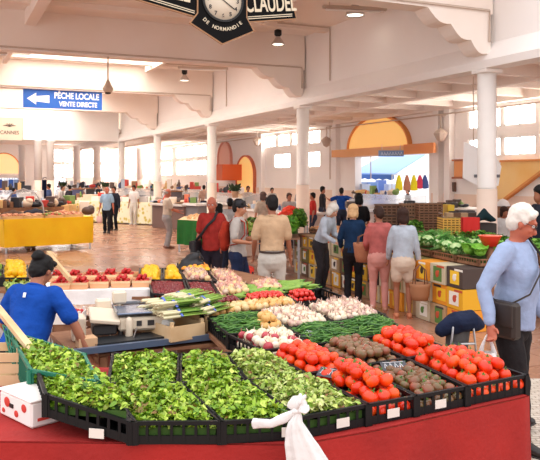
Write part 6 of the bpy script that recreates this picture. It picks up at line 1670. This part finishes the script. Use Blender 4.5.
# red cloth hanging, red bucket, dark umbrella fabric
rcp = W(471, 12.2, 0); b = MB()
cloth_skirt(b, [Vector((-.14, 0)), Vector((.14, 0)), Vector((.14, .1)), Vector((-.14, .1)), Vector((-.14, 0))], ZV(240, 12.2)-.02, ZV(218, 12.2), amp=.02, wl=.12, seg=.02); b.box((0, .05, ZV(218, 12.2)), (.28, .12, .02))
o = b.build('hanging_cloth', mat('cloth_scarlet', (214, 36, 30), .7), None, rcp); tag(o, 'bright red cloth hanging beside the yellow slatted crates', 'cloth')
pts = [W(462, 12.1), W(506, 12.1), W(506, 13), W(462, 13)]; table([tuple(p.xy) for p in pts], ZV(240, 12.2)-.03, 'table under the red cloth and red bowl', [tuple((p*.95+(pts[0]+pts[2])/2*.05).xy) for p in pts])
zz = ZV(246, 9.9); b = MB(); b.lathe([(0, 0), (.09, 0), (.15, .13), (.155, .14), (.145, .14), (.09, .015), (0, .012)], 24); o = b.build('red_bowl', mat('bowl_red', (214, 54, 34), .4), None, W(490, 9.9, zz)); tag(o, 'round red plastic bowl in front of the white column', 'bowl')
rim = MB(); rim.lathe([(.15, .135), (.162, .138), (.162, .146), (.148, .146)], 24); rim.build('rim', mat('bowl_red2', (236, 84, 50), .4), o)
b = MB(); b.lathe([(.0, 0), (.06, 0), (.05, zz-.01), (0, zz-.01)], 12); o = b.build('bowl_stand', M_wood2, None, W(490, 9.9, 0)); tag(o, 'upright post stand beneath the red bowl', 'stand')
b = MB(); b.tube([(-.16, 0, .02), (0, 0, .13), (.18, 0, .03)], [(.03, .08), (.1, .1), (.03, .06)], 10, side=(0, 0, 1)); o = b.build('folded_fabric', cloth('fabric_darkgreen', (34, 60, 66)), None, W(484, 12.3, ZV(240, 12.2)+.3)); soften(o, .02, 2, .04); tag(o, 'dark green crumpled fabric on a box below the column dado', 'fabric')
simple_box('goods_box', W(485, 12.5, ZV(240, 12.2)-.028), (.32, .3, .3), 0, mat('dark_box', (70, 60, 56)), 'dark box beside the hanging red cloth', 'box')
greens([W(486, 9.2), W(500, 9.2), W(500, 9.8), W(486, 9.8)], .8, .1, 60, 'x') if False else None
# white parasol cap behind the man
b = MB(); b.lathe([(.26, 0), (.20, .10), (.10, .17), (0, .20)], 18); o = b.build('white_cap_dome', M_white, None, W(503, 15.5, ZV(206, 15.5))); o.scale = (.6, .6, .8); tag(o, 'white domed cover behind the column at the right', 'cover')
simple_box('cover_stand', W(503, 15.6, 0), (.4, .3, ZV(206, 15.5)), 0, M_wood2, 'brown stand under the white domed cover', 'stand')
# ---- small goods crowding the far counters
PALS = [(214, 120, 90), (90, 70, 64), (230, 206, 180), (60, 80, 130), (240, 230, 220), (150, 110, 80), (120, 150, 80), (200, 60, 50), (40, 40, 48), (220, 180, 120), (180, 190, 206)]
CW = ['rust', 'brown', 'cream', 'navy', 'white', 'tan', 'green', 'red', 'black', 'sand', 'pale blue']
def clutter(u0, u1, ya, yb, z, n, where, hmax=.35, dy=.5):
    for k in range(n):
        t = (k+random.random())/n; u = u0+(u1-u0)*t; y = ya+(yb-ya)*t+random.uniform(0, dy); i = random.randrange(len(PALS)); c = PALS[i]; kd_ = random.random()
        p = W(u, y, z); h = random.uniform(.08, hmax); wv = random.uniform(.1, .32); m = mat('cl_%d' % i, c, .5)
        if kd_ < .45: b = MB(); b.box((0, 0, h/2), (wv, wv*.8, h), bev=.01); nm, w_ = 'carton', 'box'
        elif kd_ < .75: b = MB(); b.lathe([(0, 0), (wv*.3, 0), (wv*.34, h*.6), (wv*.15, h*.8), (wv*.13, h), (0, h)], 10); nm, w_ = 'jar', 'jar'
        else: b = MB(); b.ball((0, 0, h*.3), (wv*.7, wv*.5, h*.35), 10, 6); b.ball((wv*.3, 0, h*.45), (wv*.4, wv*.4, h*.3), 8, 6); nm, w_ = 'parcel', 'parcel'
        o = b.build(nm, m, None, p, random.uniform(-.4, .4)); tag(o, 'small %s %s %s' % (CW[i], nm, where), w_, 'small goods '+where)
clutter(6, 92, 20.6, 21.9, .94, 40, 'on the yellow-draped table', .42, .3)
rs = [pA+dY*.1+nY*1.0, pB_-dY*.2+nY*1.0, pB_-dY*.2+nY*1.45, pA+dY*.1+nY*1.45]
b = MB(); b.prism([tuple(p.xy) for p in rs], .93, 1.2); tag(b.build('riser_box', M_wood2), 'long brown wooden riser along the back of the yellow-draped table', 'riser')
for k in range(34):
    p = bil(rs, (k+.5)/34, .3+.4*random.random()); i = random.randrange(len(PALS)); h = random.uniform(.1, .34); wv = random.uniform(.14, .34)
    if k % 3: b = MB(); b.ball((0, 0, h*.35), (wv*.6, wv*.5, h*.4), 10, 6); b.ball((wv*.2, -.05, h*.6), (wv*.35, wv*.3, h*.3), 8, 6)
    else: b = MB(); b.box((0, 0, h/2), (wv, wv, h), bev=.01)
    tag(b.build('parcel', mat('cl_%d' % i, PALS[i], .5), None, Vector((p.x, p.y, 1.2)), random.uniform(-.5, .5)), '%s goods on the wooden riser behind the yellow cloth' % CW[i], 'goods', 'goods on the wooden riser')
clutter(74, 150, 34.3, 31.9, .99, 30, 'on the flowered stall cloth', .4, .5)
clutter(150, 182, 30.0, 28.6, 1.01, 12, 'on the brown fronted counter', .35)
clutter(183, 195, 28.7, 28.1, 1.06, 12, 'on the grey steel counter', .35)
clutter(56, 106, 42.4, 41.4, 1.46, 20, 'on top of the cream counter below the cross beam', .5, .2)
clutter(110, 160, 38.8, 37.4, 1.48, 20, 'on top of the long white fish counter', .5, .1)
clutter(163, 211, 36.8, 34.0, 1.48, 18, 'on top of the white counter by the third column', .5, .1)
clutter(-4, 30, 36, 35.6, 1.43, 12, 'on the pale counter at the far left', .5, .1)
clutter(215, 243, 31.2, 28.6, 1.43, 12, 'on the cream counter by the small arch', .4, .1)
clutter(248, 299, 26, 23.2, .96, 16, 'on the pale counter behind the leafy produce', .35, .3)
clutter(350, 398, 23.1, 21.2, 1.55, 14, 'on the glass counter inside the doorway', .3, .1)
clutter(402, 438, 21.0, 19.2, 1.13, 12, 'on the brown-fronted counter right of the doorway', .25, .3)
clutter(438, 464, 19.6, 18.2, 1.31, 8, 'on the cream cabinet by the pilaster', .2, .2)
clutter(354, 396, 30.5, 30.5, 0, 14, 'on the ground outside the fish doorway', 1.5, .6)
# ---- fish doorway: awning, hanging aprons, counters and outside
M_aw = mat('awning_blue', (150, 184, 234), .7); M_awd = mat('awning_edge', (70, 110, 180), .7)
yF = 27.5
aw = empty('awning', W(392, 29.5, 0), 0, 'pale blue awning sloping out beyond the orange-arched doorway', 'awning')
o0 = Vector(aw.location)
A1, A2 = W(381, 31.5, ZV(157, 31.5)), W(425, 29.5, ZV(155.5, 29.5)); B1, B2 = W(351, 29.5, ZV(174, 29.5)), W(394, 27.6, ZV(175, 27.6))
b = MB(); b.add([A1-o0, A2-o0, B2-o0, B1-o0]+[p-o0+Vector((0, 0, .05)) for p in (A1, A2, B2, B1)], [(0,1,2,3),(7,6,5,4),(0,4,5,1),(1,5,6,2),(2,6,7,3),(3,7,4,0)]); b.build('awning_cloth', M_aw, aw)
b = MB(); v_ = Vector((0, 0, -.16)); pts_ = []
for k in range(13):
    p = B1.lerp(B2, k/12)-o0; pts_ += [p, p+v_*(1+.3*(k % 2))]
b.add(pts_, [(2*k, 2*k+1, 2*k+3, 2*k+2) for k in range(12)]); b.build('valance', M_awd, aw)
b = MB()
for p, e in ((A1, B1), (A2, B2)): b.tube([p-o0+Vector((0, 0, -.3)), e-o0], .02, 6)
b.build('awning_arm', M_steel, aw)
p = W(391, 23.6, ZV(153.5, 23.6)); nb = empty('hanging_sign', p, 0, 'small blue sign board hanging below the orange band over the doorway', 'sign'); 
MB().box((0, 0, 0), (.82, .06, .2)).build('board', mat('fascia_blue', (126, 150, 190), .6), nb); b = MB()
for k in range(8): b.tube([(-.33+.09*k, -.035, -.05), (-.30+.09*k, -.035, .05), (-.27+.09*k, -.035, -.04)], .008, 4)
b.build('painted_marks', M_white, nb); b = MB(); b.tube([(-.3, 0, .1), (-.3, 0, .3)], .01, 5); b.tube([(.3, 0, .1), (.3, 0, .3)], .01, 5); b.build('hanger', M_steel, nb)
b = MB(); b.bar(W(330, 35, 2), W(450, 33, 2), .25, 4.0); struct(b.build('wall_outside', mat('outside_white', (250, 250, 250), .8)))
for i, (u, c, lb) in enumerate(((399, (236, 214, 40), 'yellow apron'), (414, (236, 206, 30), 'second yellow apron'), (407, (190, 120, 90), 'brown apron between the yellow ones'), (425, (70, 80, 130), 'navy garment by the door edge'), (420, (210, 60, 80), 'pink garment strip') )):
    y = 27.0; b = MB(); z0_, z1_ = ZV(190 if i < 3 else 188, y), ZV(175, y)
    b.tube([(0, 0, z0_), (0, 0, (z0_+z1_)/2), (0, 0, z1_-.03)], [(.15, .03), (.13, .04), (.05, .03)], 10, side=(1, 0, 0)); o = b.build('hanging_apron', cloth('apr_%d_%d' % c[:2], c, .1), None, W(u, y, 0)); soften(o, .02, 2, .02); tag(o, lb+' hanging in the fish doorway', 'apron')
b = MB(); b.tube([W(392, 27.0, ZV(175, 27)), W(432, 27.0, ZV(175, 27))], .02, 6)
for u in (392, 432): b.tube([W(u, 27, 0), W(u, 27, ZV(175, 27))], .02, 6)
tag(b.build('apron_rail', M_steel), 'rail holding the yellow aprons in the doorway', 'rail')
for i, (u, v, y, c, lb) in enumerate(((372, 190, 28.2, (110, 150, 210), 'pale blue plastic crate stack in the doorway'), (365, 192, 27.8, (190, 206, 230), 'white-blue crate in the doorway'), (381, 188, 29, (130, 160, 220), 'tall blue crate stack under the awning'), (390, 192, 28.4, (200, 210, 230), 'pale crate right of the blue stacks'), (361, 190, 28.5, (170, 190, 226), 'pale blue crate at the doorway\'s left jamb'))):
    z = ZV(v-8, y); simple_box('fish_crate', W(u, y, 0), (.34, .4, z), .1*i, mat('fc_%d' % c[0], c, .5), lb, 'crate')
counter(348, 22.5, 398, 20.5, 1.12, (196, 180, 176), (214, 214, 220), 'grey-topped counter inside the fish doorway', dep=1.1, glass=True)
counter(400, 20.5, 440, 18.5, 1.12, (170, 130, 100), (220, 216, 216), 'brown-fronted counter with white top right of the doorway', dep=1.1)
counter(436, 19.3, 466, 17.6, 1.3, (236, 214, 196), (240, 236, 232), 'cream cabinet against the pilaster', dep=.8)
lumps([W(395, 20.2), W(425, 19.4), W(425, 20.1), W(395, 20.9)], 1.13, 60, [(236, 190, 140), (220, 120, 90), (230, 210, 190)], 'pinkish goods on the counter by the doorway', .05, h=.08)
for k, (u, y, w_, h_, c) in enumerate(((412, 19.8, .25, .3, (40, 44, 52)), (434, 19.2, .18, .16, (60, 56, 56)), (445, 18.4, .16, .12, (50, 46, 46)), (456, 18.0, .18, .14, (64, 60, 60)), (352, 22, .3, .2, (90, 80, 80)))):
    z = 1.12 if u < 436 else 1.30; p = W(u, y, z); p.y += .35; simple_box('cash_register', p, (w_, .25, h_), .2, mat('cr_%d' % c[0], c, .5), ['black till on the brown-fronted counter', 'small dark box at the counter end', 'small black box on the cream cabinet', 'dark grey box on the cream cabinet', 'grey-brown box at the glass counter\'s left end'][k], 'box')
# electrical boxes on the dado
for k, u in enumerate((441, 455)):
    q = QW(u, PWALL); p = side_place(q, .06, 1.62); simple_box('meter_box', p, (.16, .1, .3), HALL+PI/2, mat('meter_dark', (110, 80, 66), .5), ['small brown switch box on the pilaster', 'second brown switch box right of the pilaster'][k], 'switch box')
# cleanup of unused produce prototypes
for o in list(bpy.data.objects):
    if '_used' in o.keys(): del o['_used']
for o in list(bpy.data.objects):
    if o.type == 'MESH' and o.parent is None and 'category' not in o.keys() and 'kind' not in o.keys() and o.location.length < 1e-6 and o.name.split('.')[0] in ('tomato', 'onion', 'garlic_head', 'cherry_tomato', 'lemon', 'orange', 'cherry', 'strawberry', 'courgette', 'cabbage', 'fennel_bulb', 'lettuce_head'):
        for c in list(o.children): bpy.data.objects.remove(c)
        bpy.data.objects.remove(o)
